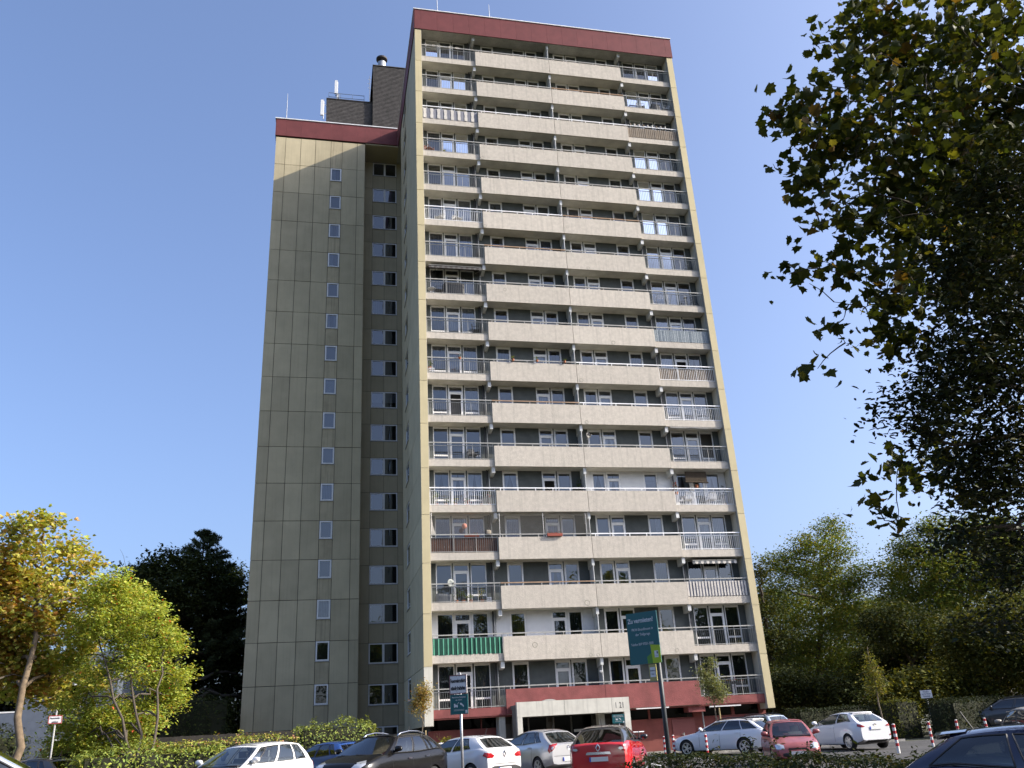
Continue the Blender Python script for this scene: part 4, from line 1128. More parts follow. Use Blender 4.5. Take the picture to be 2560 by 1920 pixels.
YG = [(5, (.20, .21, .028)), (4, (.13, .165, .025)), (2, (.28, .24, .03)), (1, (.075, .11, .02))]
AUT = [(4, (.46, .29, .09)), (3, (.42, .35, .08)), (3, (.30, .30, .055)), (2, (.40, .20, .06))]
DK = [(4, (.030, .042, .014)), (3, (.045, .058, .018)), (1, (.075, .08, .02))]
MIDG = [(4, (.11, .16, .036)), (3, (.155, .20, .042)), (2, (.23, .235, .048)), (1, (.27, .23, .05))]

def ell(cx, cy, cz, rx, ry, rz, n, seed, k=.45, j=.55):
    "a big crown broken into smaller lobes"
    r = np.random.default_rng(seed); out = []
    for i in range(n):
        d = r.normal(0, 1, 3); d /= np.linalg.norm(d); q = r.uniform(.25, 1)**.6*j
        s = r.uniform(.7, 1.25)*k
        out.append(((cx+d[0]*rx*q*1.3, cy+d[1]*ry*q*1.3, cz+d[2]*rz*q*1.3), (rx*s, ry*s, rz*s)))
    return out

# left group -----------------------------------------------------------
SITE = Vector((-5.4056, -47.7553, -0.9280))      # survey station the tree positions were measured from
SX, SY, SZ = Vector((0.977409, -0.204356, -0.053951)), Vector((-0.02893, -0.38221, 0.923623)), Vector((0.209368, 0.901196, 0.379487))
def atp(px, py, D):
    "site coordinates of a bearing (px, py) taken from the survey station at distance D"
    return np.array(SITE+(SX*((px-1280)/2148.6)+SY*((960-py)/2148.6)+SZ)*D)
def lobes(lst, D, dv, seed, deep=1.0, flat=.85):
    r = np.random.default_rng(seed); out = []
    for px, py, rp in lst:
        d = D+r.uniform(-dv, dv); rr = rp*D/2148.6
        out.append((tuple(atp(px, py, d)), (rr, rr*deep, rr*flat)))
    return out
ML = [(6, (.38, .38, .08)), (4, (.27, .31, .06)), (2.5, (.50, .35, .12)), (2, (.46, .40, .10))]
tree('maple_tree', 'tall yellow-green maple at the left edge with a thick pale trunk', (-14.9, -15.2), .155, tuple(atp(110, 1380, 33)),
     lobes([(110, 1305, 42), (30, 1320, 45), (170, 1370, 50), (215, 1420, 45), (60, 1390, 60), (140, 1450, 65), (235, 1500, 50), (40, 1480, 70), (160, 1540, 70), (70, 1600, 80), (200, 1600, 60), (120, 1680, 75), (30, 1680, 70), (60, 1730, 50), (140, 1740, 45), (210, 1700, 55)], 33, 1.3, 3)+lobes([(60, 1560, 55), (90, 1650, 55), (110, 1480, 50), (50, 1720, 40)], 31.2, .3, 6),
     640, 20, .20, .14, 'plane', ML, 3, bark=M_palebark, twigs=110, lim=13)
tree('maple_tree', 'brown-orange leaved maple right at the left picture edge', (-15.9, -16.9), .12, tuple(atp(-20, 1480, 31.8)),
     lobes([(10, 1400, 55), (50, 1450, 50), (-40, 1480, 80), (30, 1530, 60), (80, 1560, 40), (-40, 1600, 80), (20, 1640, 50), (90, 1700, 40), (40, 1680, 50)], 31.6, .5, 5), 330, 20, .20, .14, 'plane', AUT, 7, twigs=50)
tree('rowan_tree', 'bright yellow-green rowan with red berries and several thin stems in front of the dark trees', (-10.9, -15.9), .085, tuple(atp(300, 1560, 31.5)),
     lobes([(290, 1460, 48), (340, 1500, 55), (240, 1490, 45), (395, 1545, 42), (300, 1560, 75), (210, 1570, 60), (420, 1610, 50), (340, 1640, 65), (445, 1690, 42), (430, 1745, 40), (255, 1690, 60), (180, 1650, 55), (190, 1770, 60), (270, 1770, 62), (170, 1840, 60), (230, 1830, 60), (300, 1800, 60), (350, 1770, 40), (330, 1835, 48), (385, 1800, 40), (290, 1865, 45), (230, 1885, 50), (150, 1890, 45), (380, 1700, 45), (220, 1850, 40)], 31.5, .8, 12),
     1500, 33, .155, .115, 'oval', [(6, (.40, .46, .10)), (4, (.28, .37, .08)), (2, (.50, .45, .10)), (.15, (.58, .12, .05))], 12, multi=3, twigs=190, flat=.7, bare=45, lim=18)
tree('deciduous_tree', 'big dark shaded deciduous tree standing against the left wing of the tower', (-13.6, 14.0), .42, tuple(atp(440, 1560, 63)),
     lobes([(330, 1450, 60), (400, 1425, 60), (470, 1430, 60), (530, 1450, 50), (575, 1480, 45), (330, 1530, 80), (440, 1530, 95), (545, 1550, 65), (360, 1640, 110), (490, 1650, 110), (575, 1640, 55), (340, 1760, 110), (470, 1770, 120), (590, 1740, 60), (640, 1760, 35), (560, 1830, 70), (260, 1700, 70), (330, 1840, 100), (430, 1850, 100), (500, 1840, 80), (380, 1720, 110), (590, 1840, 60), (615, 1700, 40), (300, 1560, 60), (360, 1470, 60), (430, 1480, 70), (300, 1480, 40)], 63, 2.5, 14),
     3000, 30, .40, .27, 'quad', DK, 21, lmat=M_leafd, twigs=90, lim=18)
tree('deciduous_tree', 'tree with a sunlit yellow-green top edge between the dark tree and the tower wing', (-12.2, 26), .35, tuple(atp(575, 1520, 75)),
     lobes([(585, 1440, 34), (560, 1450, 30), (600, 1500, 36), (610, 1570, 30), (600, 1650, 40), (560, 1560, 50)], 74, .8, 15), 330, 26, .40, .25, 'quad', [(3, (.06, .08, .016)), (2, (.12, .13, .02))], 22, twigs=40)
# pine whose tip shows above the dark tree
def conifer(label, base, h, rb, seed):
    rng = np.random.default_rng(seed); bx, by = base; bz = gz(bx, by)-.08
    o = thing('pine_tree', label, 'tree', (bx, by, bz)); m_ = MB(); limb(m_, (0, 0, 0), (0, 0, h), .32, .04, rng, .004, 10, 8)
    pts = []; nr = []
    z = h*.35
    while z < h-.2:
        R = rb*(1-(z/h))**.72+.25
        for i in range(rng.integers(6, 10)):
            a = rng.uniform(0, 2*math.pi); L = R*rng.uniform(.7, 1.1); tip = np.array([math.cos(a)*L, math.sin(a)*L, z+L*.28])
            limb(m_, (0, 0, z), tip, .03, .008, rng, .02, 3, 4)
            for t in np.linspace(.35, 1, max(3, int(L*3.5))):
                c = np.array([0, 0, z])*(1-t)+tip*t; k = 46
                d = rng.normal(0, 1, (k, 3)); d /= np.linalg.norm(d, axis=1)[:, None]
                pts.append(c+d*.13*rng.uniform(.2, 1, (k, 1))); nr.append(d)
        z += .36
    pts = np.concatenate(pts)
    add('trunk', m_.mesh('trunk', True), M_bark, o)
    cr = add('crown', leaves_mesh('crown', pts, .26, 'needle', [(3, (.045, .062, .028)), (2, (.065, .08, .032)), (1, (.09, .10, .04))], rng, 0, None, -.6), M_needle, o); cr['kind'] = 'stuff'
conifer('dark pine with a pointed top rising behind the dark deciduous tree', (-14.6, 23.0), 17.6, 7.0, 9)
# right-hand background trees ------------------------------------------
def bgtree(label, base, lst, D, seed, pal=MIDG, ncl=900, leaf=.21, dv=2.5, sp=.44):
    L = lobes(lst, D, dv, seed); tp = max(L, key=lambda b: b[0][2])[0]
    tree('hornbeam_tree', label, base, .3, (base[0]*.3+tp[0]*.7, base[1]*.3+tp[1]*.7, tp[2]-1.5), L, int(ncl*1.25), 34, sp, leaf, 'quad', pal, seed, lmat=M_leafd, twigs=90, group='trees on the right behind the tower', lim=len(lst))
bgtree('tall hornbeam with a sunlit pointed top right beside the tower', (36.5, 24), [(2075, 1325, 40), (2090, 1375, 48), (2010, 1365, 42), (1945, 1400, 42), (1985, 1430, 60), (2070, 1450, 75), (2150, 1450, 50), (1925, 1490, 55), (2000, 1550, 95), (2110, 1560, 90), (2170, 1530, 50), (1940, 1640, 80), (2050, 1670, 100), (2150, 1670, 75), (2000, 1760, 80)], 74, 31, ncl=1700)
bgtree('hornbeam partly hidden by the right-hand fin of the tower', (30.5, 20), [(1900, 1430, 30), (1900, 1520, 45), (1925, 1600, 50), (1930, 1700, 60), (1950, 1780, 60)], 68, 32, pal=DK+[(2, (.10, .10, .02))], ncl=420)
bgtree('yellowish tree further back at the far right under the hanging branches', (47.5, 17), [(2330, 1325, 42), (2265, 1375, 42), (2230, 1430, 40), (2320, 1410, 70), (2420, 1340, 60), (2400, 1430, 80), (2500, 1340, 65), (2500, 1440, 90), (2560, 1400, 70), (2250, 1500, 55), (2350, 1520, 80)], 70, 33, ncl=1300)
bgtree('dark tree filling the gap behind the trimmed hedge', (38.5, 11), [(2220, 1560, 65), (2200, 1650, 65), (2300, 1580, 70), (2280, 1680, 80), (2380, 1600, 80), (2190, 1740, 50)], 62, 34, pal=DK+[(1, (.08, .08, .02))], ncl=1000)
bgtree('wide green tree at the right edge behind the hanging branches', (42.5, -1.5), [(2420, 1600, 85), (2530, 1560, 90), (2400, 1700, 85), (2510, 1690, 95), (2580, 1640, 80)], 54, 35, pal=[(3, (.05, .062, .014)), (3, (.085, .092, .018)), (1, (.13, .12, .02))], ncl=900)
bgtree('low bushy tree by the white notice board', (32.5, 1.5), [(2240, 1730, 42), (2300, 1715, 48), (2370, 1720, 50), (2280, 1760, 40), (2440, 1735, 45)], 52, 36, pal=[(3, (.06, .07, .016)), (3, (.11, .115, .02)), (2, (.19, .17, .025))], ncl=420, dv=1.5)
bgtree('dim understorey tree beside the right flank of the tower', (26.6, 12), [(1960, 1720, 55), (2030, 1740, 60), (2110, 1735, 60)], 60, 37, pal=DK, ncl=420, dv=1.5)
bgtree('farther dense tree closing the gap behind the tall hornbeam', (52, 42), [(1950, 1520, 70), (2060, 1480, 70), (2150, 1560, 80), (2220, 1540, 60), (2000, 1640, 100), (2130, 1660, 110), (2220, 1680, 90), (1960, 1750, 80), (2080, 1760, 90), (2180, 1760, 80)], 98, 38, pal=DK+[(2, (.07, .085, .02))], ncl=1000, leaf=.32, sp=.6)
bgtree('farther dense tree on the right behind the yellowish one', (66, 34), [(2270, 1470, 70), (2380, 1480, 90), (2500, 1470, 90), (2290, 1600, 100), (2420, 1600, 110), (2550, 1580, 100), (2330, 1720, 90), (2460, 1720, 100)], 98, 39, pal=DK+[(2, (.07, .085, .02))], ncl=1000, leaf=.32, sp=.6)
for i, (x, y, h, r, lab) in enumerate(((47.5, -11.5, 13, 4.6, 'first shade tree beyond the right picture edge'), (54, -17, 13.5, 5, 'second shade tree beyond the right picture edge'), (57, -4, 15, 5.5, 'third shade tree beyond the right picture edge'), (49, -22, 11, 4.2, 'fourth shade tree beyond the right picture edge'), (62, 8, 17, 6, 'fifth shade tree beyond the right picture edge'))):
    g0 = gz(0, y); tree('roadside_tree', lab, (x, y), .3, (x, y, g0+h*.8), ell(x, y, g0+h*.52, r, r, h*.44, 12, 170+i, .5, .6), 420, 24, .7, .42, 'quad', MIDG, 170+i, twigs=20, lmat=M_leafd)
# trees across the road behind the camera, mirrored in the lower windows
for i, (x, y, h, r) in enumerate(((-34, -86, 23, 8), (-16, -92, 22, 8), (2, -84, 25, 8.5), (20, -88, 23, 8), (38, -82, 25, 9), (58, -74, 24, 9), (-54, -78, 22, 8), (70, -52, 22, 8), (-46, -52, 19, 7), (10, -110, 28, 10), (48, -104, 28, 10))):
    rng = np.random.default_rng(60+i)
    g0 = gz(0, -60)
    tree('roadside_tree', 'green tree across the road behind the camera, seen only as a reflection in window glass', (x, y), .3, (x, y, g0+h*.8), ell(x, y, g0+h*.55, r, r, h*.42, 9, 70+i, .5, .6), 700, 22, .8, .7, 'quad', MIDG, 70+i, twigs=20, group='trees across the road reflected in the windows', lmat=M_leafd)

# ---- hedges -------------------------------------------------------------
def hedge(label, path, w_, h, seed, pal, leaf=.085, dens=420, group=None, name='hedge', bump=.10, cat='hedge', kind='oval', sprigs=0):
    rng = np.random.default_rng(seed); p0 = Vector((path[0][0], path[0][1], 0)); o = thing(name, label, cat, (p0.x, p0.y, gz(p0.x, p0.y)), 0, group)
    m_ = MB(); pts = []; nr = []
    for i in range(len(path)-1):
        a = np.array(path[i], float); b = np.array(path[i+1], float); L = np.linalg.norm(b-a); d = (b-a)/L; s = np.array([-d[1], d[0]])
        n = int(L*dens*(2*h+w_)/2)
        t = rng.uniform(0, L, n); u = rng.uniform(0, 2*h+w_, n)
        top = (u >= h) & (u < h+w_); left = u < h
        off = np.where(left, -w_/2, np.where(top, u-h-w_/2, w_/2)); zz = np.where(left, u, np.where(top, h, u-h-w_))
        wob = bump*np.sin(t*1.7+seed)+bump*.7*np.sin(t*4.3+off*3)+rng.normal(0, bump*.55, n)
        nn = np.where(left[:, None], np.array([-s[0], -s[1], 0.2]), np.where(top[:, None], np.array([0, 0, 1.0]), np.array([s[0], s[1], .2])))
        p = np.stack([a[0]+d[0]*t+s[0]*off, a[1]+d[1]*t+s[1]*off, zz], 1)+nn*wob[:, None]
        p[:, 2] += np.array([gz(x, y) for x, y in p[:, :2]])
        pts.append(p); nr.append(nn)
        for e_, dd in ((a, -d), (b, d)):
            if (i == 0 and dd is not d and e_ is a) or (i == len(path)-2 and e_ is b):
                ne = int(w_*h*dens*.7); pe = np.stack([e_[0]+s[0]*rng.uniform(-w_/2, w_/2, ne), e_[1]+s[1]*rng.uniform(-w_/2, w_/2, ne), rng.uniform(0, h, ne)], 1)+np.array([dd[0], dd[1], 0])*rng.normal(0, bump, (ne, 1))
                pe[:, 2] += gz(e_[0], e_[1]); pts.append(pe); nr.append(np.tile([dd[0], dd[1], .2], (ne, 1)))
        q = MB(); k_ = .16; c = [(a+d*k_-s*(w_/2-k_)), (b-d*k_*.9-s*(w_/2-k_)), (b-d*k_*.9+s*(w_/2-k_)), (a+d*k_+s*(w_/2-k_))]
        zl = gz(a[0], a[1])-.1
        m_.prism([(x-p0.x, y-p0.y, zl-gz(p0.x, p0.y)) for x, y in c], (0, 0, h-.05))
        if sprigs:
            for k in range(int(L*sprigs)):
                tt = rng.uniform(0, L); c0 = np.array([a[0]+d[0]*tt, a[1]+d[1]*tt, gz(0, a[1])+h]); hh = rng.uniform(.1, .38)
                kk = int(hh*60); pp = c0+rng.normal(0, .05, (kk, 3)); pp[:, 2] += rng.uniform(0, hh, kk); pts.append(pp); nr.append(np.tile([0, 0, .4], (kk, 1)))
    pts = np.concatenate(pts)-np.array([p0.x, p0.y, gz(p0.x, p0.y)]); nr = np.concatenate(nr)
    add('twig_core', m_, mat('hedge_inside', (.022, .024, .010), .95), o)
    l_ = add('foliage', leaves_mesh('foliage', pts, leaf, kind, pal, rng, .2, nr), M_leafd, o); l_['kind'] = 'stuff'
    return o
YH = [(4, (.30, .32, .06)), (3, (.20, .25, .05)), (2, (.38, .30, .09)), (1, (.36, .18, .11))]
hedge('low yellow-green hedge running in front of the left wing', [(-15.0, -11.4), (-10.4, -10.2), (-6.3, -9.2)], 1.1, 1.72, 41, YH, .10, 380, sprigs=2.0, bump=.07)
hedge('taller green shrub hedge just left of the blue car', [(-6.2, -9.1), (-3.2, -8.6)], 1.2, 2.05, 42, [(4, (.19, .235, .055)), (3, (.25, .28, .06)), (1, (.13, .19, .06))], .10, 360, sprigs=2.5, bump=.11)
hedge('grassy low shrubs on the bank below the rowan', [(-12.6, -16.6), (-8.6, -15.6)], 1.4, 1.55, 43, [(4, (.18, .23, .045)), (3, (.27, .30, .055)), (1, (.12, .17, .04))], .11, 420, bump=.14, kind='oval')
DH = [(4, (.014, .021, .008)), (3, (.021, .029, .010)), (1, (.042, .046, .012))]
hedge('dark ground-hugging hedge at the bottom right in front of the faded red car', [(.9, -29.9), (1.6, -30.6), (2.5, -33.2), (3.05, -35.6), (3.3, -37.6)], .8, .93, 44, [(4, (.022, .034, .012)), (3, (.034, .046, .016)), (1, (.075, .07, .02))], .075, 1300, sprigs=3.0, bump=.06)
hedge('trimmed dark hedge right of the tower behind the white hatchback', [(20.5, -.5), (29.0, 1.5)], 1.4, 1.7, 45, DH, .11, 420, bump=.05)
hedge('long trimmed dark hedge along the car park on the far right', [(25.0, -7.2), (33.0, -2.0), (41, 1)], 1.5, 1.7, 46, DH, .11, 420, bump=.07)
hedge('yellowish shrub between the two trimmed hedges', [(23.8, -4.6), (25.4, -4.4)], 1.4, 1.9, 47, [(3, (.06, .07, .015)), (2, (.13, .13, .02))], .12, 240, bump=.15, name='shrub', cat='shrub')
# ---- saplings in the grass strip ---------------------------------------
def sapling(label, base, h, blobs, pal, seed, n, per=11, leaf=.085, stake=0, spread=.13, bare=0):
    bx, by = base; g0 = gz(bx, by)
    o, cr = tree('sapling', label, base, .045, (bx, by, g0+h), [((bx+a, by+b, g0+c), r) for (a, b, c), r in blobs], n, per, spread, leaf, 'oval', pal, seed, cat='young tree', twigs=60, bark=mat('sapling_bark', (.15, .12, .085), .9, var=.3), bare=bare)
    if stake: add('stake', MB().tube([(.16, -.1, 0), (.16, -.1, stake)], .035, 8), mat('wood_stake', (.46, .34, .17), .85, var=.2, scale=8), o)
sapling('brown-leaved young tree in front of the pale left fin', (-.55, -3.7), 3.3, [((0, 0, 3.15), (.42, .42, .6)), ((-.12, 0, 2.75), (.45, .4, .45)), ((.15, 0, 3.5), (.3, .3, .4))], [(4, (.33, .25, .09)), (3, (.26, .23, .08)), (1, (.36, .18, .06))], 51, 210, stake=1.75, leaf=.10)
sapling('grey-green young tree with a wooden stake in front of the right balconies', (12.85, -7.4), 3.7, [((0, 0, 2.9), (.62, .55, .55)), ((.2, 0, 2.5), (.55, .5, .4)), ((-.3, 0, 3.3), (.35, .35, .45)), ((.12, 0, 3.85), (.16, .16, .5)), ((-.42, 0, 3.6), (.12, .12, .4))], [(4, (.17, .19, .10)), (3, (.22, .235, .13)), (2, (.12, .15, .06))], 52, 330, stake=2.0, leaf=.10)
sapling('thin yellow-green young tree beside a red-white post and the hedge', (19.3, -10.7), 4.2, [((0, 0, 3.0), (.38, .35, .5)), ((.1, 0, 2.4), (.42, .4, .35)), ((0, 0, 3.6), (.2, .2, .4))], [(3, (.16, .165, .03)), (2, (.11, .13, .03)), (1, (.22, .18, .04))], 53, 150, stake=0, bare=26, leaf=.10)
for i, (x, y, hh, lab, pal) in enumerate(((.95, -.9, 1.25, 'small yellow flowering plant at the red wall behind the white hatchback', YG), (-4.8, 12.9, 2.2, 'thin dark climbing shrub at the foot of the left wing', DK), (-6.6, 12.9, 1.9, 'dark bush at the foot of the left wing', DK))):
    rng = np.random.default_rng(80+i); o = thing('small_plant', lab, 'plant', (x, y, gz(x, y)))
    q = MB()
    for k in range(7): limb(q, (rng.normal(0, .05), 0, 0), (rng.normal(0, .28), rng.normal(0, .2), hh*rng.uniform(.6, 1)), .012, .005, rng, .05, 4, 4)
    add('stem', q, M_bark, o)
    cs, pts = clump_points([((0, 0, hh*.75), (.4, .3, hh*.35))], 26, 16, .11, rng)
    l_ = add('foliage', leaves_mesh('foliage', pts, .10, 'oval', pal, rng), M_leaf, o); l_['kind'] = 'stuff'
q = MB()
# ---- the plane tree whose crown hangs into the picture from the right -----
PL = [(6, (.036, .048, .011)), (4, (.055, .066, .014)), (1.3, (.11, .11, .02)), (.5, (.12, .08, .022))]
pb = [((2420, 60, 15.5), 1.5), ((2250, 130, 14.5), 1.15), ((2160, 60, 14.2), .75), ((2330, 260, 14.5), 1.5), ((2130, 280, 13.6), .95), ((2020, 250, 13.3), .55), ((2010, 330, 13.2), .55), ((2080, 400, 13.4), .85), ((2250, 420, 14), 1.2),
      ((2030, 500, 13.2), .5), ((2130, 560, 13.4), .7), ((2260, 590, 13.8), .95), ((2400, 480, 14.8), 1.5), ((2100, 690, 13.2), .55), ((2010, 690, 13.0), .28), ((2230, 730, 13.5), .75), ((2100, 830, 13.1), .45), ((2050, 905, 12.9), .22), ((2230, 850, 13.4), .5), ((2400, 700, 14.2), 1.1), ((2520, 250, 15.5), 1.5), ((2560, 560, 15), 1.5), ((2500, 700, 15), 1.3), ((2350, 450, 15.3), 1.2), ((2450, 300, 16), 1.5),
      ((2330, 1180, 13.2), .5), ((2230, 1170, 13), .28), ((2190, 1250, 13), .25), ((2430, 1230, 13.4), .5), ((2240, 1300, 13), .22), ((2350, 1080, 13.4), .4),
      ((2780, 150, 15.6), 1.7), ((2950, 480, 15.8), 1.8), ((2720, -180, 16.2), 1.7), ((2920, 880, 15.4), 1.5), ((2960, 0, 16.5), 1.6)]
blobs = [(tuple(atp(*p)), (r, r*1.2, r*.85)) for p, r in pb]
tb = atp(2900, 1500, 15.2); rng = np.random.default_rng(99)
gy = gz(tb[0], tb[1])-.1
o = thing('plane_tree', 'large plane tree overhanging from the right edge with big lobed leaves against the sky', 'tree', (tb[0], tb[1], gy))
org = np.array([tb[0], tb[1], gy]); m_ = MB()
mid = atp(2800, 500, 15.3); tr = limb(m_, (0, 0, 0), mid-org, .30, .16, rng, .01, 10, 10); limb(m_, mid-org, atp(2600, -300, 16)-org, .16, .05, rng, .03, 6, 8)
forks = []
for (px, py, D, r0) in ((2300, 330, 14.2, .06), (2190, 330, 13.7, .05), (2420, 90, 15.2, .07), (2220, 740, 13.6, .05), (2260, 580, 13.9, .05), (2160, 480, 13.6, .045), (2330, 1190, 13.3, .045), (2300, 880, 13.6, .04), (2450, 1230, 13.5, .04)):
    e = atp(px, py, D); s = min((np.array(p)+org for p in tr[3:]), key=lambda p: abs(p[2]-(e[2]-1.2)))
    L = limb(m_, s-org, e-org, r0, r0*.35, rng, .05, 8, 6); forks += [np.array(p)+org for p in L[2:]]
fa = np.array(forks)
cs, pts = clump_points(blobs, 2000, 5.4, .17, rng, .6)
fa = grow(m_, fa, cs[::2], org, .012, rng)
add('trunk', m_.mesh('trunk', True), M_bark, o)
# the leaves that stand out against the sky on the near left side are single parts
u = np.array([(p-np.array(SITE)) for p in pts]); dep = u@np.array(SZ); sx = u@np.array(SX)/dep
front = np.argsort(sx)[:240]; rest = np.setdiff1d(np.arange(len(pts)), front)
cr = add('crown', leaves_mesh('crown', pts[rest]-org, .15, 'plane', PL, rng, .2, None, .8), leaf_mat('plane_leaf', .36), o); cr['kind'] = 'stuff'
for i in front:
    add('leaf', leaves_mesh('leaf', np.zeros((1, 3)), .155, 'plane', PL, rng, .2, None, .8), leaf_mat('plane_leaf', .36), o, tuple(pts[i]-org))
# ---- darker small-leaved tree in front of it at the right edge
hb = [((2480, 800, 11.5), .8), ((2400, 930, 11.3), .65), ((2300, 1010, 11), .45), ((2480, 1050, 11.5), .8), ((2560, 900, 12), 1.0), ((2340, 1100, 11), .4), ((2460, 1180, 11.5), .6), ((2560, 1150, 12), .9), ((2470, 1340, 11.5), .45), ((2560, 1400, 12), .75), ((2390, 1330, 11.2), .3), ((2420, 650, 11.6), .6), ((2560, 650, 12), .9), ((2470, 480, 11.8), .6), ((2580, 420, 12), .8), ((2500, 1560, 12), .35), ((2770, 650, 12.6), 1.1), ((2880, 1000, 12.8), 1.1), ((2740, 1250, 12.4), .9)]
blobs = [(tuple(atp(*p)), (r, r*1.1, r*.8)) for p, r in hb]; tb = atp(2820, 1700, 12.4)
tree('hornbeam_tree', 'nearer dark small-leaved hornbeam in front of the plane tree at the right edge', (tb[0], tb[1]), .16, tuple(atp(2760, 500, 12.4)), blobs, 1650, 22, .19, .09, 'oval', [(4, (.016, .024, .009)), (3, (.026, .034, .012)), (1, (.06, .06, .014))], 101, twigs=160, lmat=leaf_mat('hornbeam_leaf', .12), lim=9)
# pale apartment house far off behind the left trees
fb = thing('distant_building', 'pale blue-grey building far behind the left trees', 'building', (-22.5, 4, gz(0, 4)))
add('wall', MB().box(-9, 6.6, 0, 9, 0, 6.6), mat('shaded_blue_render', (.10, .12, .16), .9, var=.1), fb)  # pale render, its colour darkened to stand in for the shade on it
for i in range(5):
    for j in range(2):
        w_ = add('window', MB().box(-8+i*2.9, -6.7+i*2.9, -.02, .04, 1.0+2.7*j, 2.3+2.7*j), M_pvc, fb); add('pane', MB().box(-7.92+i*2.9, -6.78+i*2.9, -.03, -.021, 1.08+2.7*j, 2.22+2.7*j), M_darkglass, w_)
# long dark garden wall behind the left hedge
wl = thing('garden_wall', 'long low dark wooden fence behind the left hedge', 'fence', (-13.0, -7.4, gz(0, -7)))
for i in range(3): add('rail', MB().box(0, 7.8, -.03, .03, .75+.4*i, 1.13+.4*i), mat('dark_board', (.045, .04, .034), .9, var=.3, scale=5), wl)
for i in range(5): add('post', MB().box(.2+1.85*i, .3+1.85*i, .031, .12, -.1, 1.95), mat('dark_board', (.045, .04, .034), .9), wl)

hedge('dark bushes filling the foot of the big dark tree behind the board fence', [(-21, 11.5), (-15, 12.2), (-10.9, 12.6)], 2.2, 4.4, 48, DK, .16, 200, bump=.25, name='shrubbery', cat='shrub')
hedge('dark bushes further left behind the rowan', [(-30, 2.0), (-20, 3.2)], 2.0, 2.6, 49, DK, .16, 200, bump=.25, name='shrubbery', cat='shrub')
# ------------------------------------------------------------------ lettering
def text(name, body, size, m_, parent, loc, rot, align='CENTER', sx=1.0, ext=0.002, bold=0.0):
    cu = bpy.data.curves.new('t', 'FONT'); cu.body = body; cu.size = size; cu.align_x = align; cu.extrude = ext; cu.resolution_u = 2; cu.offset = bold
    o = bpy.data.objects.new('t', cu); col.objects.link(o)
    dg = bpy.context.evaluated_depsgraph_get(); me = bpy.data.meshes.new_from_object(o.evaluated_get(dg))
    bpy.data.objects.remove(o); bpy.data.curves.remove(cu)
    for v in me.vertices: v.co.x *= sx
    me.materials.clear()
    return add(name, me, m_, parent, loc, rot)
# ------------------------------------------------------------------ things on the roof
def rod(x, y, z0, h, label):
    o = thing('lightning_rod', label, 'rod', (x, y, z0), 0)
    add('mast', MB().tube([(0, 0, 0), (0, 0, h*.6), (0, 0, h)], [.035, .03, .016], 8), M_steel, o)
    add('foot', MB().lathe([(0, 0), (.16, 0), (.16, .06), (.05, .09), (.05, .2)], n=12), M_steel, o)
rod(1.83, 1.0, 48.72, 3.6, 'taller lightning rod on the roof of the main tower near its left corner')
rod(5.83, 1.0, 48.72, 2.45, 'shorter lightning rod on the roof of the main tower towards the middle')
rod(-9.55, 14.0, 48.95, 2.9, 'lightning rod standing alone on the roof of the left wing')
M_ant = mat('antenna_white', (.62, .63, .64), .5); M_bluerail = mat('blue_grey_steel', (.12, .16, .24), .5)
for (x, y, z, h, lab) in ((-5.45, 15.9, 53.13, 2.35, 'white upright mobile phone antenna panel on top of the lower slate block'), (-6.62, 15.4, 50.8, 1.9, 'white antenna panel fixed to the left side of the slate block')):
    o = thing('antenna', lab, 'antenna', (x, y, z))
    add('mast', MB().tube([(.12, .1, -.1), (.12, .1, h*.98)], .05, 8), M_steel, o)
    p = add('antenna_panel', MB().box(-.13, .13, -.08, .06, h*.12 if z < 52 else h*.36, h), M_ant, o)
    for zz in (.3, .55, .8): add('bracket', MB().box(-.05, .14, .06, .14, h*zz, h*zz+.07), M_black, o)
    if z < 52: add('arm', MB().tube([(.12, .1, h*.3), (.42, .2, h*.3)], .03, 6), M_steel, o); add('arm', MB().tube([(.12, .1, h*.8), (.42, .2, h*.8)], .03, 6), M_steel, o)
    else: add('radio_unit', MB().box(.08, .30, -.1, .15, .05, .8), M_ant, o)
o = thing('roof_railing', 'thin blue-grey safety railing on top of the lower slate block', 'railing', (-6.1, 15.75, 53.06))
q = MB()
for z in (.4, .85): q.box(0, 3.2, -.02, .02, z, z+.04)
add('rail', q, M_bluerail, o)['kind'] = 'stuff'
for i in range(4): add('post', MB().box(.0+1.05*i, .04+1.05*i, -.02, .02, 0, .85), M_bluerail, o)
o = thing('ladder_mast', 'thin aerial mast with ladder rails between the two slate blocks', 'aerial', (-2.45, 15.4, 53.1))
add('mast', MB().tube([(0, 0, 0), (0, 0, 2.9)], .03, 6), M_bluerail, o)
for i in range(3): add('aerial_rod', MB().tube([(-.18, 0, 1.5+.5*i), (.14, 0, 1.5+.5*i)], .02, 6), M_ant, o)

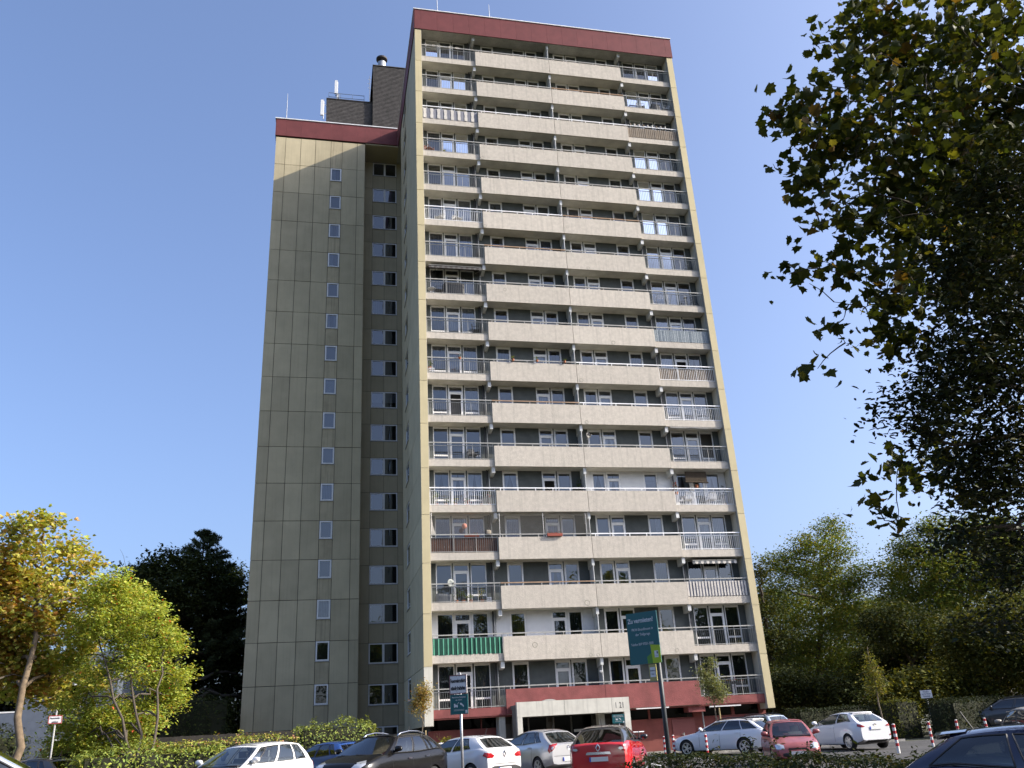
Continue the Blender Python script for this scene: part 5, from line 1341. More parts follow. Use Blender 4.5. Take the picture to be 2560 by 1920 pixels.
# ------------------------------------------------------------------ things on the balconies
FL = 0.425
def fz(f, dz=FL): return base(f)+dz
M_green = mat('dark_green_cloth', (.008, .060, .040), .85, var=.15, scale=4); M_mint = mat('mint_cloth', (.14, .46, .30), .85)
M_cream = mat('cream_cloth', (.62, .58, .52), .9, var=.1, scale=5); M_greycl = mat('grey_cloth', (.24, .24, .27), .9); M_reed = mat('reed_mat', (.20, .155, .11), .95, var=.35, scale=9, stretch=(14, 14, .4))
M_brownwood = mat('brown_board', (.075, .030, .018), .8, var=.35, scale=4); M_terra = mat('terracotta', (.40, .15, .07), .85); M_greyshade = mat('grey_tarp', (.16, .165, .17), .85, var=.15)
def cloth(name, label, x0, x1, f, z0, z1, y, m_, stripes=None, sm=None, amp=.012, sw=.05, cat='balcony screen', n=48):
    o = thing(name, label, cat, (x0, y, fz(f, 0)))
    q = MB(); L = x1-x0
    for i in range(n+1):
        x = L*i/n; yy = amp*math.sin(i*2.1)+amp*.6*math.sin(i*.7)
        q.v += [(x, yy, z0), (x, yy, z1)]
    for i in range(n): q.f.append((2*i, 2*i+2, 2*i+3, 2*i+1))
    add('cloth', q.mesh('cloth', True), m_, o)
    if stripes:
        me = MB()
        for j in range(5):
            zz = z0+.005+(z1-z0-.01)*j/4; w_ = sw*(1+.15*math.sin(j*2.3)); me.v += [(-w_/2, -.012-amp*1.5, zz), (w_/2, -.016-amp*1.5, zz)]
        for j in range(4): me.f.append((2*j, 2*j+1, 2*j+3, 2*j+2))
        me = me.mesh('stripe')
        for k in range(stripes): add('stripe', me, sm, o, (L*(k+.3)/stripes, 0, 0))
    return o
cloth('privacy_cloth', 'dark green balcony screen with light mint stripes on the second floor', .50, 4.36, 2, .40, 1.27, .165, M_green, 15, M_mint, sw=.055)
cloth('privacy_cloth', 'white and grey striped screen high on the left balconies, third row from the top', .50, 4.34, 15, .44, 1.28, .165, M_greycl, 8, M_cream, sw=.20)
cloth('privacy_cloth', 'grey balcony screen with cream stripes on the lower right under a striped awning', 15.54, 19.38, 3, .44, 1.30, .165, M_greycl, 20, M_cream, sw=.095)
cloth('reed_screen', 'grey-brown reed screen on the right balcony, third row from the top', 15.54, 19.38, 15, .44, 1.28, .165, M_reed, 26, mat('pale_reed', (.36, .31, .25), .9), sw=.05)
cloth('reed_screen', 'brown-grey reed screen on the right balcony in the middle of the tower', 15.54, 19.38, 8, .44, 1.27, .23, M_reed, None, None)
cloth('privacy_cloth', 'pale blue-grey lattice screen on a right balcony just above the reed screen', 15.54, 19.38, 9, .44, 1.27, .165, mat('pale_blue_cloth', (.30, .34, .37), .9, var=.3, scale=12), 30, mat('lattice_dark', (.17, .21, .24), .9), sw=.03)
o = thing('board_screen', 'dark brown boards behind the balusters below the pink paper lantern', 'balcony screen', (.5, .24, fz(4, 0)))
for i in range(15): add('board', cached('brd', lambda: MB().box(0, .245, 0, .02, .44, 1.26).mesh('board')), M_brownwood, o, (.03+i*.253, .002*(i % 3), 0))
# awnings
def awning(label, x0, x1, f, y1, dz, m_, sm, fold=False):
    o = thing('awning', label, 'awning', (x0, .95, fz(f, 0))); L = x1-x0
    q = MB(); q.prism([(0, 0, 2.70), (0, .03-.98+y1+.0, dz), (0, .01-.98+y1, dz-.03), (0, 0, 2.66)], (L, 0, 0)); add('canopy', q, m_, o)
    n = int(L/.17)
    for k in range(n):
        a = L*k/n; b = L*(k+1)/n; pts = [(a, y1-.98, dz), (b, y1-.98, dz), (b, y1-.98, dz-.17)]+[(b+(a-b)*t, y1-.985, dz-.17-.035*math.sin(math.pi*t)) for t in (.25, .5, .75)]+[(a, y1-.98, dz-.17)]
        add('valance', MB().poly(pts), sm if k % 2 else m_, o)
    add('front_bar', MB().tube([(0, y1-.99, dz), (L, y1-.99, dz)], .022, 8), M_alu, o)
    for x in (.3, L-.3): add('arm', MB().tube([(x, -.02, 2.45), (x+.3, -.4, 2.45), (x, y1-.96, dz-.02)], .018, 6), M_alu, o)
awning('dark awning with black and white striped valance over a lower right balcony', 16.15, 19.0, 3, .30, 2.55, M_greyshade, M_cream)
awning('half rolled grey awning with wavy edge above the black covered furniture', .70, 4.15, 10, .25, 2.52, mat('brown_grey_canvas', (.075, .065, .06), .9), mat('grey_canvas', (.13, .125, .12), .9))
o = thing('sun_cloth', 'pale cloth sagging along the ceiling edge of a right balcony', 'cloth', (15.8, .20, fz(6, 0)))
q = MB(); n = 20
for i in range(n+1):
    t = i/n; s_ = .05+.05*abs(math.sin(t*7.5)); q.v += [(3.5*t, 0, 2.74), (3.5*t, -.03, 2.72-s_), (3.5*t, .12, 2.74-s_*.6)]
for i in range(n):
    for k in (0, 1): q.f.append((3*i+k, 3*i+3+k, 3*i+4+k, 3*i+1+k))
add('cloth', q.mesh('c', True), M_cream, o)
o = thing('roller_blind', 'dark brown roll-up blind hanging under the ceiling of the white-walled right balcony', 'blind', (16.5, .45, fz(5, 0)))
add('mat', MB().box(0, 1.42, 0, .03, 1.98, 2.62), mat('dark_brown_mat', (.05, .036, .022), .95, var=.3, scale=10), o)
add('roll', MB().tube([(-.05, 0, 1.96), (1.48, 0, 1.92)], .05, 8), mat('dark_brown_mat', (.05, .036, .022), .95), o)
# lantern
o = thing('paper_lantern', 'round salmon-pink paper lantern hanging in a balcony with a fine net', 'lantern', (2.50, .45, fz(4, 2.0)))
q = MB(); q.lathe([(0.0, -.155)]+[(.155*math.sin(math.pi*i/14)*(1 if i % 2 else .955), -.155*math.cos(math.pi*i/14)) for i in range(1, 14)]+[(0, .155)], n=18); add('shade', q, mat('lantern_paper', (.80, .33, .24), .9), o)
add('cord', MB().tube([(0, 0, .15), (0, 0, .74)], .008, 5), M_cream, o)
# net with posts
M_net = bpy.data.materials.new('fine_net'); M_net.use_nodes = True
nt_ = M_net.node_tree; pb_ = nt_.nodes['Principled BSDF']; pb_.inputs['Base Color'].default_value = (.16, .15, .13, 1); pb_.inputs['Roughness'].default_value = .9
wv = nt_.nodes.new('ShaderNodeTexWave'); wv.bands_direction = 'Z'; wv.inputs['Scale'].default_value = 14; wv.inputs['Distortion'].default_value = .3
gp = nt_.nodes.new('ShaderNodeNewGeometry'); nt_.links.new(gp.outputs['Position'], wv.inputs['Vector'])
mr_ = nt_.nodes.new('ShaderNodeMapRange'); mr_.inputs['To Min'].default_value = .12; mr_.inputs['To Max'].default_value = .42; nt_.links.new(wv.outputs['Fac'], mr_.inputs['Value']); nt_.links.new(mr_.outputs['Result'], pb_.inputs['Alpha'])
o = thing('cat_net', 'fine dark net on thin posts closing off the balcony with the pink lantern', 'net', (.5, .13, fz(4, 0)))
q = MB(); n = 24
for i in range(n+1):
    x = 9.4*i/n; sag = .05*abs(math.sin(i*math.pi*3/n)); q.v += [(x, .01*math.sin(i), 1.47), (x, .01*math.sin(i*1.3), 2.66-sag)]
for i in range(n): q.f.append((2*i, 2*i+2, 2*i+3, 2*i+1))
add('net', q, M_net, o)
for x in (.06, 4.0, 6.6, 9.2): add('post', MB().tube([(x, .02, 1.27), (x, .02, 2.70)], .018, 6), M_whiterail, o)
add('curtain_strip', MB().prism([(.02, .0, 1.47), (.30, .02, 1.47), (.14, .02, 2.0), (.04, 0, 2.68)], (0, .02, 0)), M_cream, o)
# plants and pots
FLW = {'g': [(4, (.06, .10, .02)), (2, (.10, .14, .03))], 'y': [(3, (.07, .11, .02)), (2, (.42, .36, .03))], 'r': [(4, (.05, .09, .02)), (1, (.45, .03, .06))], 'd': [(4, (.02, .03, .012)), (1, (.04, .05, .015))], 'l': [(3, (.20, .24, .05)), (2, (.10, .15, .03))]}
pcount = 0
def pot(label, x, y, z, h, kind, pr=.11, ph=.18, spread=.16, n=70, potm=None, name='potted_plant'):
    global pcount; pcount += 1
    rng = np.random.default_rng(300+pcount); o = thing(name, label, 'plant', (x, y, z))
    add('pot', MB().lathe([(0, 0), (pr*.75, 0), (pr, ph), (pr*1.08, ph), (pr*1.08, ph-.02), (0, ph-.02)], n=12), potm or M_terra, o)
    q = MB()
    for k in range(4): limb(q, (0, 0, ph-.03), (rng.normal(0, spread*.6), rng.normal(0, spread*.5), ph+h*rng.uniform(.6, 1)), .008, .004, rng, .05, 3, 4)
    add('stem', q, M_bark, o)
    cs, pts = clump_points([((0, 0, ph+h*.62), (spread, spread*.8, h*.42))], max(4, n//9), 9, .05, rng)
    l_ = add('leaves', leaves_mesh('leaves', pts, .075, 'oval', FLW[kind], rng), M_leaf, o); l_['kind'] = 'stuff'
for lab, x, f, dz, h, k, sp in (
    ('leafy green plant at the left end of the white-railed fifth-floor balcony', .95, 5, FL, .75, 'l', .22), ('low dark green plant beside the tall one on the white-railed balcony', 1.5, 5, FL, .35, 'g', .18), ('yellow-flowered low plant in the middle of the white-railed balcony', 2.05, 5, FL, .38, 'y', .22),
    ('small plant with red flowers on the white-railed balcony', 2.75, 5, FL, .34, 'r', .18), ('tall dark bushy plant near the right end of the white-railed balcony', 3.58, 5, FL, .75, 'd', .25), ('plant with pink-red blossoms at the right end of the white-railed balcony', 4.08, 5, FL, .85, 'r', .13),
    ('tall leafy plant behind the third-floor balusters', 1.95, 3, FL, .75, 'g', .32), ('plant in a clay pot in the centre of the third-floor balcony', 2.35, 3, FL, .55, 'g', .18), ('bright bushy plant in a grey box on the third-floor balcony', 2.75, 3, FL, .32, 'l', .26), ('plant with yellow flower heads on the third-floor balcony', 3.40, 3, FL, .65, 'y', .16),
    ('trailing plant high at the left end of an upper-middle balcony over a white crate', .70, 8, .80, .40, 'g', .1), ('yellow flowering pot on an upper left balcony', 2.0, 14, FL, .35, 'y', .16),
    ('dark tall house plant at the right end of the white-walled right balcony', 18.98, 5, FL, 1.15, 'd', .24), ('tall green plant beside the party wall, fifth floor', 9.60, 5, 1.1, .75, 'g', .12), ('reddish climbing plant by the drain pipe of the white-walled balcony', 15.85, 5, 1.2, .7, 'r', .09), ('hanging plant under the brown roll-up blind', 17.25, 5, 1.62, .28, 'd', .14)):
    pot(lab, x, .62 if x < 15 else .6, fz(f, dz), h, k, spread=sp, n=110)
for lab, x, f, k, y in (('red pot with pale plant on the handrail before a tilted door, mid tower', 7.40, 8, 'l', .02), ('dark box with plant on the handrail near the party wall, middle of the tower', 9.20, 8, 'g', .02), ('thin twig plant clipped to the handrail, middle of the tower', 5.85, 8, 'l', .02), ('red pot hung on the left balcony rail, middle of the tower', 2.50, 8, 'r', .02)):
    pot(lab, x, y, fz(f, 1.33), .16, k, .08, .13, .09, 34)
def box_planter(label, x0, x1, f, y, z, m_, k):
    o = thing('flower_box', label, 'flower box', (x0, y, fz(f, z))); rng = np.random.default_rng(int(x0*100)+f)
    add('trough', MB().box(0, x1-x0, -.09, .09, 0, .16), m_, o)
    pts = np.stack([rng.uniform(0, x1-x0, 150), rng.normal(0, .06, 150), .16+np.abs(rng.normal(0, .06, 150))], 1); l_ = add('flowers', leaves_mesh('f', pts, .06, 'oval', FLW[k], rng), M_leaf, o); l_['kind'] = 'stuff'
M_redbox = mat('red_trough', (.28, .06, .035), .7)
box_planter('red-brown flower box on the parapet rail behind the net, fourth floor', 7.26, 8.16, 4, .02, 1.28, M_redbox, 'r')
box_planter('red-brown flower box with pink flowers on the rail under the paper lantern', 2.46, 3.30, 4, .30, 1.28, M_redbox, 'r')
box_planter('flower box with pinkish blossoms behind the lowest right-hand railing', 17.0, 18.4, 1, .40, 1.02, M_black, 'r')
# garden furniture
def chair(name, label, x, y, f, m_, rz=0, h=.88, w_=.5):
    o = thing(name, label, 'chair', (x, y, fz(f)), rz); k = w_/2
    add('seat', MB().box(-k, k, -k, k, .40, .44), m_, o)
    q = MB()
    q.tube([(-k, k, .42), (-k, k+.06, h*.75), (-k*.6, k+.08, h), (k*.6, k+.08, h), (k, k+.06, h*.75), (k, k, .42)], .022, 6)
    add('back_frame', q, m_, o)
    for i in range(5): add('back_slat', MB().box(-k*.75+i*k*.34, -k*.75+i*k*.34+.05, k+.03, k+.055, .44, h-.03), m_, o)
    for sx in (-1, 1):
        for sy in (-1, 1): add('leg', MB().tube([(sx*k*.9, sy*k*.9, .41), (sx*k, sy*k*1.05, 0)], .018, 6), m_, o)
        add('arm_rest', MB().tube([(sx*k, k, .64), (sx*k*1.05, -k*.8, .62), (sx*k, -k*.9, .42)], .018, 6), m_, o)
M_whitepl = mat('white_plastic', (.72, .72, .72), .5)
chair('garden_chair', 'white plastic garden chair with round back, left of two on the white-walled right balcony', 16.55, .62, 5, M_whitepl, math.pi)
chair('garden_chair', 'white plastic garden chair with round back, right of two on the white-walled right balcony', 18.10, .62, 5, M_whitepl, math.pi)
chair('garden_chair', 'pale folding chair on the right balcony second from the top, beside the dark cover', 17.05, .62, 16, M_whitepl, 1.2)
chair('garden_chair', 'pale garden chair at the right end of the balcony second from the top', 18.90, .6, 16, M_whitepl, -1.4)
chair('folding_chair', 'reddish wooden folding chair on an upper left balcony', .95, .6, 14, mat('red_wood', (.16, .05, .03), .7), .6)
chair('folding_chair', 'light metal folding chair on the white-railed twelfth-floor balcony', 2.75, .6, 12, M_alu, .4)
chair('folding_chair', 'second light metal chair left on the same twelfth-floor balcony', 1.55, .6, 12, M_alu, -.9)
chair('garden_chair', 'black garden chair seen from the side next to the black covered furniture', 1.35, .6, 10, M_black, -1.57)
chair('garden_chair', 'dark chair at the right of a left balcony under the crimson curtains', 3.75, .6, 9, M_black, 1.3)
chair('garden_chair', 'black chair near the drain pipe on a left balcony with blue windows', 3.2, .6, 6, M_black, .3)
def cover(label, x0, x1, f, h, m_, y0=.30, y1=.80):
    o = thing('furniture_cover', label, 'cover', (x0, 0, fz(f))); L = x1-x0; q = MB(); nx_, nz_ = 16, 5
    rr = random.Random(int(x0*10)+f)
    ring = []
    for j in range(nz_+1):
        for i in range(nx_):
            a = 2*math.pi*i/nx_; s_ = 1 if j < nz_-1 else (.93 if j == nz_-1 else .6)
            ca, sa_ = math.cos(a), math.sin(a); sx_ = math.copysign(abs(ca)**.4, ca); sy_ = math.copysign(abs(sa_)**.4, sa_)
            q.v.append((L/2+sx_*L/2*s_*(1+rr.uniform(-.03, .03)), (y0+y1)/2+sy_*(y1-y0)/2*s_, h*min(1, j/(nz_-1))*(1+.05*math.sin(a*2))+(.02 if j == nz_ else 0)))
    for j in range(nz_):
        for i in range(nx_): q.f.append((j*nx_+i, j*nx_+(i+1) % nx_, (j+1)*nx_+(i+1) % nx_, (j+1)*nx_+i))
    q.f.append(tuple(nz_*nx_+i for i in range(nx_)))
    add('tarp', q.mesh('tarp', True), m_, o)
cover('black cover draped over garden furniture behind the balusters under the grey awning', 1.65, 3.05, 10, .92, M_black)
cover('grey rounded tarpaulin at the left end of the third-floor balcony', .75, 1.65, 3, .50, M_greyshade)
cover('dark covered table on the right balcony second from the top', 17.75, 18.45, 16, .70, M_black)
cover('beige bundle on the rail under the net beside the pink lantern', 3.68, 3.98, 4, .20, mat('tan_cloth', (.30, .26, .20), .95), .06, .26)
bpy.data.objects[[o.name for o in bpy.data.objects if o.get('label', '').startswith('beige bundle')][0]].location.z = fz(4, 1.47)
o = thing('side_table', 'small table with a folded white parasol beside the black chair', 'table', (.93, .6, fz(10)))
add('table_top', MB().lathe([(0, .52), (.27, .52), (.27, .55), (0, .55)], n=16), M_whitepl, o); add('leg', MB().tube([(-.18, 0, 0), (.12, 0, .52)], .015, 6), M_alu, o); add('leg', MB().tube([(.18, 0, 0), (-.12, 0, .52)], .015, 6), M_alu, o)
add('cloth', MB().lathe([(.27, .55), (.10, .60), (0, .62)], n=10), M_cream, o)
def crate(label, x, f, m_, w_=.42, h=.24, y=.6):
    o = thing('crate', label, 'crate', (x, y, fz(f)))
    add('base', MB().box(-w_/2, w_/2, -.15, .15, 0, .02), m_, o)
    for k in range(3):
        z = .03+h*k/3
        add('slat', MB().box(-w_/2, w_/2, -.165, -.15, z, z+h*.24), m_, o)
    for sx in (-1, 1): add('side', MB().box(sx*w_/2-.01, sx*w_/2+.01, -.15, .15, 0, h), m_, o)
crate('black slatted crate on the balcony fifth from the top, left', 1.35, 13, M_black, .55, .30)
crate('white crate at the left end of a mid-height left balcony', .78, 8, M_whitepl, .34, .42, .5)
crate('dark basket on a mid-height left balcony, left of two', 1.25, 8, M_black, .40, .16)
crate('dark basket on a mid-height left balcony, right of two', 1.75, 8, M_black, .40, .16)
crate('small white box at the right of a mid-height left balcony', 3.75, 8, M_whitepl, .30, .14)
crate('pale blue laundry tub on the right balcony second from the top', 16.35, 16, mat('blue_tub', (.16, .19, .30), .6), .6, .5)
crate('little white stool on the third-floor balcony by the drain pipe', 3.78, 3, M_whitepl, .26, .28)
def dish(label, x, y, z, r, m_):
    o = thing('satellite_dish', label, 'satellite dish', (x, y, z), .5)
    q = MB(); q.lathe([(0, .06), (r*.5, .045), (r*.85, .015), (r, 0), (r*.98, -.012), (r*.5, .03), (0, .045)], 'y', 20); add('reflector', q.mesh('r', True), m_, o)
    add('feed_arm', MB().tube([(0, 0, -r), (0, -r*1.0, -r*.15)], .012, 6), M_alu, o); add('feed', MB().lathe([(0, -.04), (.035, -.04), (.035, .04), (0, .04)], 'y', 8, (0, -r, -r*.12)), M_black, o); add('bracket', MB().tube([(0, .05, 0), (.0, .14, -.25)], .02, 6), M_alu, o)
dish('pale satellite dish on the rail of the third-floor balcony with plants', 1.60, .30, fz(3, 1.50), .24, mat('dish_grey', (.20, .22, .21), .6))
dish('dark satellite dish leaning out beside the party wall, sixth floor', 10.42, .35, fz(6, 2.12), .20, M_black)
o = thing('drying_rack', 'folding clothes rack on the ninth-row right balcony', 'clothes rack', (16.7, .6, fz(10)))
for k in range(6): add('wire', MB().tube([(-.5, -.25+.1*k, .85), (.5, -.25+.1*k, .85)], .006, 4), M_whitepl, o)
for sx in (-.5, .5): add('leg', MB().tube([(sx, -.25, 0), (sx, .25, .85)], .012, 6), M_alu, o); add('leg', MB().tube([(sx, .25, 0), (sx, -.25, .85)], .012, 6), M_alu, o)
o = thing('bicycle', 'bicycle leaning at the right end of the right balcony above the lattice screen', 'bicycle', (18.55, .62, fz(10)))
for dx in (-.42, .42):
    w_ = add('wheel', MB().tube([(dx+.30*math.cos(t), 0, .32+.30*math.sin(t)) for t in [2*math.pi*i/20 for i in range(21)]], .018, 5), M_tyre, o)
add('frame', MB().tube([(-.42, 0, .32), (-.2, 0, .78), (.28, 0, .80), (-.02, 0, .30), (-.2, 0, .78)], .018, 6), M_black, o); add('fork', MB().tube([(.28, 0, .95), (.42, 0, .32)], .016, 6), M_black, o); add('handlebar', MB().tube([(.22, -.24, .98), (.30, 0, .96), (.22, .24, .98)], .014, 6), M_black, o); add('saddle', MB().box(-.32, -.08, -.07, .07, .84, .90), M_black, o)
o = thing('pole', 'long pole leaning diagonally on a right balcony, fourth row above the reed screen', 'pole', (18.2, .55, fz(11)))
add('shaft', MB().tube([(0, 0, 0), (.75, .1, .85)], .02, 6), M_alu, o); add('foot', MB().lathe([(0, 0), (.16, 0), (.16, .12), (0, .14)], n=12, o=(.78, .1, 0)), M_black, o)
for i, (x, f) in enumerate(((.8, 17), (1.35, 17), (1.75, 17), (2.6, 17), (3.1, 17))):
    o = thing('rope_loop', 'white rope loop wound round the handrail of the topmost left balcony', 'rope', (x, .13, fz(17, 1.44)), 0, 'white rope loops on the topmost left handrail')
    add('rope', MB().tube([(.09*math.cos(t)*(1+.2*i % 1), -.03, .10*math.sin(t)*(1 if i == 3 else .7)) for t in [2*math.pi*k/12 for k in range(13)]], .018, 5), M_cream, o)
for i in range(9):
    o = thing('garland_pot', 'small pale pot in the row on the rail above the upper right reed screen', 'pot', (15.75+i*.34, .13, fz(15, 1.465)), 0, 'small pale pots in a row above the reed screen')
    add('pot', MB().lathe([(0, 0), (.06, 0), (.08, .13), (0, .13)], n=8), M_cream if i % 3 else M_reed, o)

# ------------------------------------------------------------------ signs, posts, rails in the car park
M_teal = mat('teal_sign', (.012, .115, .125), .45); M_white = mat('sign_white', (.72, .72, .73), .5); M_ink = mat('sign_black', (.02, .02, .022), .6); M_signred = mat('sign_red', (.40, .03, .03), .5)
M_lime = mat('lime_green', (.42, .55, .02), .5); M_lime2 = mat('leaf_green', (.10, .27, .03), .5); M_dkpole = mat('dark_pole', (.035, .042, .048), .5, var=.2); M_yel = mat('faded_yellow', (.42, .37, .13), .6); M_lightgrey = mat('print_grey', (.55, .58, .58), .6)
RX = math.pi/2
def sign_face(o, w_, h, m_, edge=None):
    "board centred on the origin, facing local -y"
    p = add('panel', MB().box(-w_/2, w_/2, 0, .02, -h/2, h/2), m_, o)
    if edge:
        e = .022; q = MB(); q.box(-w_/2, w_/2, -.004, -.001, h/2-e, h/2); q.box(-w_/2, w_/2, -.004, -.001, -h/2, -h/2+e); q.box(-w_/2, -w_/2+e, -.004, -.001, -h/2+e, h/2-e); q.box(w_/2-e, w_/2, -.004, -.001, -h/2+e, h/2-e)
        add('border', q, edge, o)
    return p
def post(label, x, y, h, r, m_, lean=0):
    o = thing('sign_post', label, 'post', (x, y, gz(x, y)-.05)); add('shaft', MB().tube([(0, 0, 0), (0, 0, h)], r, 14).mesh('shaft', True), m_, o); add('cap', MB().lathe([(r*1.05, h-.01), (r*1.05, h+.02), (0, h+.04)], n=14), m_, o); return o
# rental sign
c = atp(1608, 1594.7, 20.5); rz = math.radians(-50)
o = thing('rental_sign', 'large teal sign reading Zu vermieten! with lime green corner on the dark pole', 'sign', tuple(c), rz); W_, H_ = .84, 1.19
sign_face(o, W_, H_, M_teal)
text('lettering', 'Zu vermieten!', .150, M_white, o, (-.03, -.004, .36), (RX, 0, 0), sx=.80, bold=.003)
text('lettering', 'PKW-Einzelboxen in', .085, M_white, o, (0, -.004, .175), (RX, 0, 0), sx=.82)
text('lettering', 'der Tiefgarage', .085, M_white, o, (0, -.004, .06), (RX, 0, 0), sx=.82)
text('lettering', 'Telefon 069 97551-3000', .085, M_white, o, (-.04, -.004, -.165), (RX, 0, 0), sx=.72)
add('green_tower', MB().prism([(.20, -.003, -.595), (.17, -.003, -.17), (.42, -.003, -.20), (.42, -.003, -.595)], (0, -.003, 0)), M_lime, o)
add('green_base', MB().prism([(.06, -.002, -.595), (.05, -.002, -.44), (.185, -.002, -.36), (.20, -.002, -.595)], (0, -.003, 0)), M_lime2, o)
add('logo', MB().box(.26, .36, -.008, -.006, -.47, -.32), M_white, o); add('logo_mark', MB().box(.325, .35, -.011, -.008, -.39, -.335), M_ink, o); add('logo_mark', MB().box(.275, .345, -.011, -.008, -.45, -.415), M_lightgrey, o)
pxy = Vector((c[0], c[1]))+Vector((math.cos(rz), math.sin(rz)))*.28+Vector((-math.sin(rz), math.cos(rz)))*.10
post('dark steel pole that carries the large teal rental sign', pxy.x, pxy.y, c[2]-gz(pxy.x, pxy.y)+.30, .055, M_dkpole)
y_ = np.array([c[0]+math.cos(rz)*.16, c[1]+math.sin(rz)*.16, c[2]-.80]); o = thing('notice_plate', 'small faded yellow and white notice plate under the teal rental sign', 'sign', tuple(y_), rz)
sign_face(o, .19, .37, M_yel); add('paper', MB().box(-.07, .07, -.004, -.001, -.10, .12), M_white, o)
text('lettering', 'Einfahrt', .042, M_ink, o, (0, -.006, .03), (RX, 0, 0)); text('lettering', 'frei', .05, M_ink, o, (0, -.006, -.05), (RX, 0, 0))
# fire lane sign and tow-away sign on the steel post
rz = math.radians(-32); c = atp(1145, 1711, 21.0)
o = thing('fire_lane_sign', 'white metal sign reading Feuerwehrzufahrt ständig freihalten on the steel post', 'sign', tuple(c), rz)
sign_face(o, .46, .44, M_white, mat('dull_red_edge', (.22, .10, .10), .6))
text('lettering', 'Feuerwehrzufahrt', .125, M_ink, o, (0, -.005, .045), (RX, 0, 0), sx=.44, bold=.004); text('lettering', 'ständig freihalten', .125, M_ink, o, (0, -.005, -.125), (RX, 0, 0), sx=.44, bold=.004)
for x, z in ((-.03, .185), (.04, .185), (-.03, -.185), (.04, -.185)): add('rivet', MB().lathe([(0, -.006), (.007, -.005), (.007, 0)], 'y', 6, (x, 0, z)), M_ink, o)
c2 = np.array([c[0]+.01, c[1], c[2]-.46])
def tow_sign(o, w_, h, s=1.0, l1='Vermietete Parkplätze', l2='der GWH'):
    sign_face(o, w_, h, M_teal)
    text('lettering', l1, .052*s, M_white, o, (0, -.004, h*.33), (RX, 0, 0), sx=.78); text('lettering', l2, .052*s, M_white, o, (0, -.004, h*.19), (RX, 0, 0), sx=.78)
    q = MB(); k = s       # tow truck lifting a car
    q.prism([(-.13*k, -.002, -.05*k), (-.03*k, -.002, -.05*k), (-.03*k, -.002, -.015*k), (-.09*k, -.002, -.01*k), (-.095*k, -.002, .02*k), (-.13*k, -.002, .02*k)], (0, -.003, 0))
    q.prism([(-.07*k, -.002, -.012*k), (-.06*k, -.002, -.012*k), (.005*k, -.002, .045*k), (0, -.002, .055*k)], (0, -.003, 0))
    for x in (-.11, -.05): q.lathe([(0, -.007), (.016*k, -.007), (.016*k, -.002)], 'y', 10, (x*k, 0, -.055*k))
    q.prism([(.03*k, -.002, .03*k), (.06*k, -.002, .035*k), (.13*k, -.002, -.03*k), (.125*k, -.002, -.055*k), (.03*k, -.002, .005*k)], (0, -.003, 0))
    for x, z in ((.05, .0), (.115, -.05)): q.lathe([(0, -.007), (.013*k, -.007), (.013*k, -.002)], 'y', 10, (x*k, 0, z*k))
    add('tow_pictogram', q, M_white, o)
    for i in range(2): add('fine_print', MB().box(-w_*.3, w_*.3, -.004, -.002, -h*.27-i*.022, -h*.27-i*.022+.007), M_lightgrey, o)
    add('logo', MB().box(w_*.36, w_*.47, -.004, -.002, -h*.45, -h*.30), M_white, o)
o = thing('tow_away_sign', 'teal tow-away sign with white tow truck below the fire lane sign', 'sign', tuple(c2), rz); tow_sign(o, .46, .45)
cp_ = Vector((c[0], c[1]))+Vector((-math.sin(rz), math.cos(rz)))*.06+Vector((math.cos(rz), math.sin(rz)))*.03
post('slim galvanised steel post carrying the fire lane sign and the teal sign', cp_.x, cp_.y, c[2]-gz(cp_.x, cp_.y)+.30, .033, M_steel)
o = thing('tow_away_sign', 'small teal tow-away sign standing in front of the entrance porch post', 'sign', (7.58, -8.8, -.43), math.radians(-8)); tow_sign(o, .54, .37, .9, 'Zufahrt zu Mieterparkplätzen', 'Unbefugte werden abgeschleppt')
post('thin post of the small teal sign by the porch', 7.62, -8.76, 1.75, .025, M_steel)
o = thing('notice_board', 'white notice board with three dark lines of text by the right-hand hedge', 'sign', (26.37, -4.5, .0), math.radians(-20)); sign_face(o, .58, .40, M_white)
for t_, z in (('Parkplatz', .09), ('nur für Mieter', -.02), ('Grünanlage', -.13)): text('lettering', t_, .105, mat('sign_blue', (.05, .07, .16), .6), o, (0, -.004, z), (RX, 0, 0), sx=.75)
post('post of the white notice board', 26.4, -4.44, 2.0, .03, M_dkpole)
o = thing('fire_lane_sign', 'white sign with red border half hidden by the rowan on the left', 'sign', tuple(atp(138, 1799, 29)), math.radians(5)); sign_face(o, .42, .26, M_white, M_signred)
text('lettering', 'Feuerwehr-', .085, M_ink, o, (0, -.005, .02), (RX, 0, 0), sx=.8); text('lettering', 'zufahrt', .085, M_ink, o, (0, -.005, -.10), (RX, 0, 0), sx=.8)
sp = atp(138, 1799, 29); post('grey post of the red-bordered sign on the left', sp[0], sp[1]+.05, sp[2]-gz(sp[0], sp[1])+.3, .03, M_pipe)
# house number and wall number
text('house_number', '1', .42, M_ink, P, (9.95, -1.503, .19), (RX, 0, 0), sx=.7); text('house_number', '21', .42, M_ink, P, (10.27, -1.503, .19), (RX, 0, 0), sx=.7)
text('wall_number', '121', .35, mat('faded_number', (.26, .12, .09), .9), B, (.75, .99, -.75), (RX, 0, 0), sx=.8)
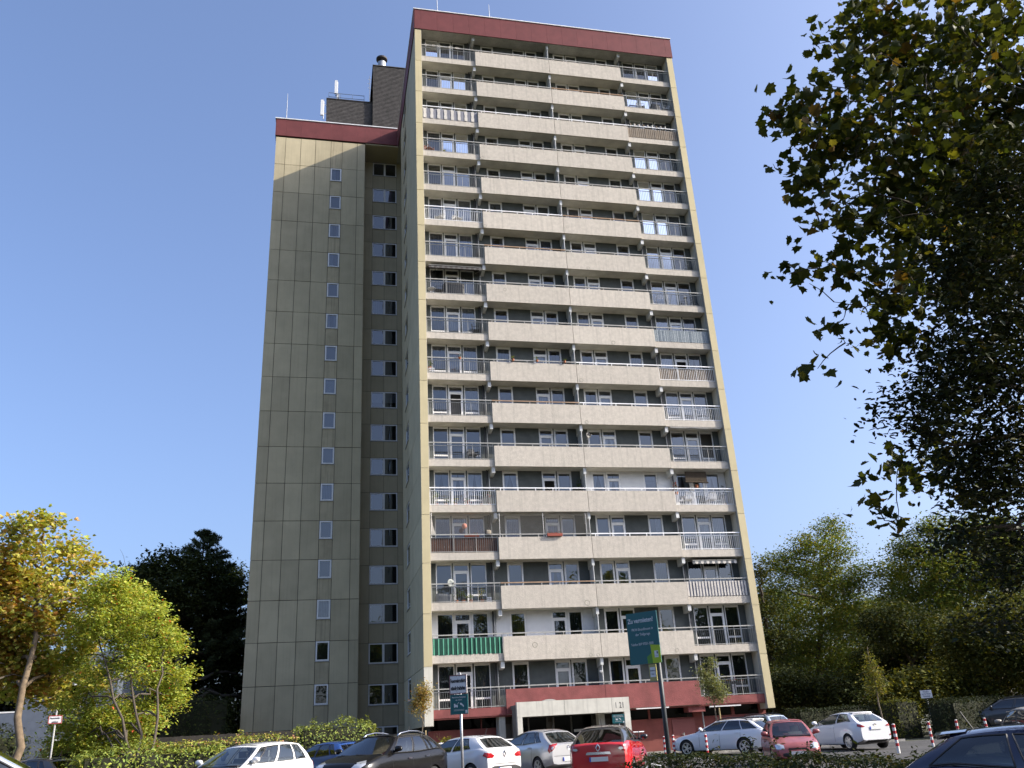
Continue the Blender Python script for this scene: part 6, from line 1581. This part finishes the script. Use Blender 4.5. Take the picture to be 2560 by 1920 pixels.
# red and white bollards
M_bolred = mat('bollard_red', (.42, .02, .025), .5); M_bolwhite = mat('bollard_white', (.72, .71, .68), .5, var=.1, scale=8)
for i, (x, y, lab) in enumerate(((8.58, -11.47, 'red-white post left of the white estate, the nearer of the pair'), (10.15, -8.51, 'red-white post at the nose of the white estate'), (10.04, -12.34, 'red-white post standing in front of the white estate doors'),
        (15.53, -16.97, 'thick red-white post right of the white three-door hatchback'), (17.49, -16.32, 'red-white post against the dark hedge, left of the navy car roof'), (19.25, -15.62, 'red-white post half hidden behind the navy car roof'), (21.11, -14.94, 'red-white post in front of the dark grey off-roader'))):
    g0 = gz(x, y)-.05; o = thing('bollard', lab, 'bollard', (x, y, g0), 0, 'red and white parking bollards'); h = -1.26-g0; r = .05 if i != 3 else .06
    n = 7; z = 0; seq = [h*.28]+[h*.72/n]*n
    for k, s_ in enumerate(seq):
        add('band', MB().lathe([(0, z), (r, z), (r, z+s_), (0, z+s_)], n=14), M_bolwhite if k % 2 == 0 else M_bolred, o); z += s_
    add('cap', MB().lathe([(r, z), (r*.8, z+.02), (0, z+.03)], n=14), M_bolwhite, o)
# entrance hand rails
for lab, x0, x1 in (('white ramp railing left of the entrance porch behind the parked hatchbacks', .2, 4.3), ('short white railing right of the porch by the red wall', 9.5, 10.45)):
    o = thing('ramp_railing', lab, 'railing', (x0, -4.0, gz(x0, -4)))
    add('handrail', MB().tube([(0, 0, 1.05), (x1-x0, 0, 1.05)], .028, 8), M_whiterail, o)
    if x0 < 5: add('ramp_rail', MB().tube([(2.9, -.4, .66), (x1-x0, -.4, .92)], .025, 8), M_whiterail, o)
    for k in range(3 if x0 < 5 else 1): add('post', MB().tube([(.1+k*1.9 if x0 < 5 else .66, 0, -.05), (.1+k*1.9 if x0 < 5 else .66, 0, 1.10)], .03, 8), M_whiterail if x0 < 5 else M_dkpole, o)
o = thing('wall_lamp', 'small lamp under the edge of the entrance porch', 'lamp', (9.55, -1.1, -.05)); add('housing', MB().box(-.22, .22, -.12, .12, 0, .06), M_whitepl, o)
o = thing('security_camera', 'small white camera at the party wall above the red parapet', 'camera', (9.80, .18, fz(1, 2.0))); add('housing', MB().lathe([(0, -.10), (.06, -.10), (.06, .08), (0, .09)], 'y', 10), M_whitepl, o); add('lens', MB().lathe([(0, -.105), (.03, -.105), (.03, -.1)], 'y', 8), M_ink, o)
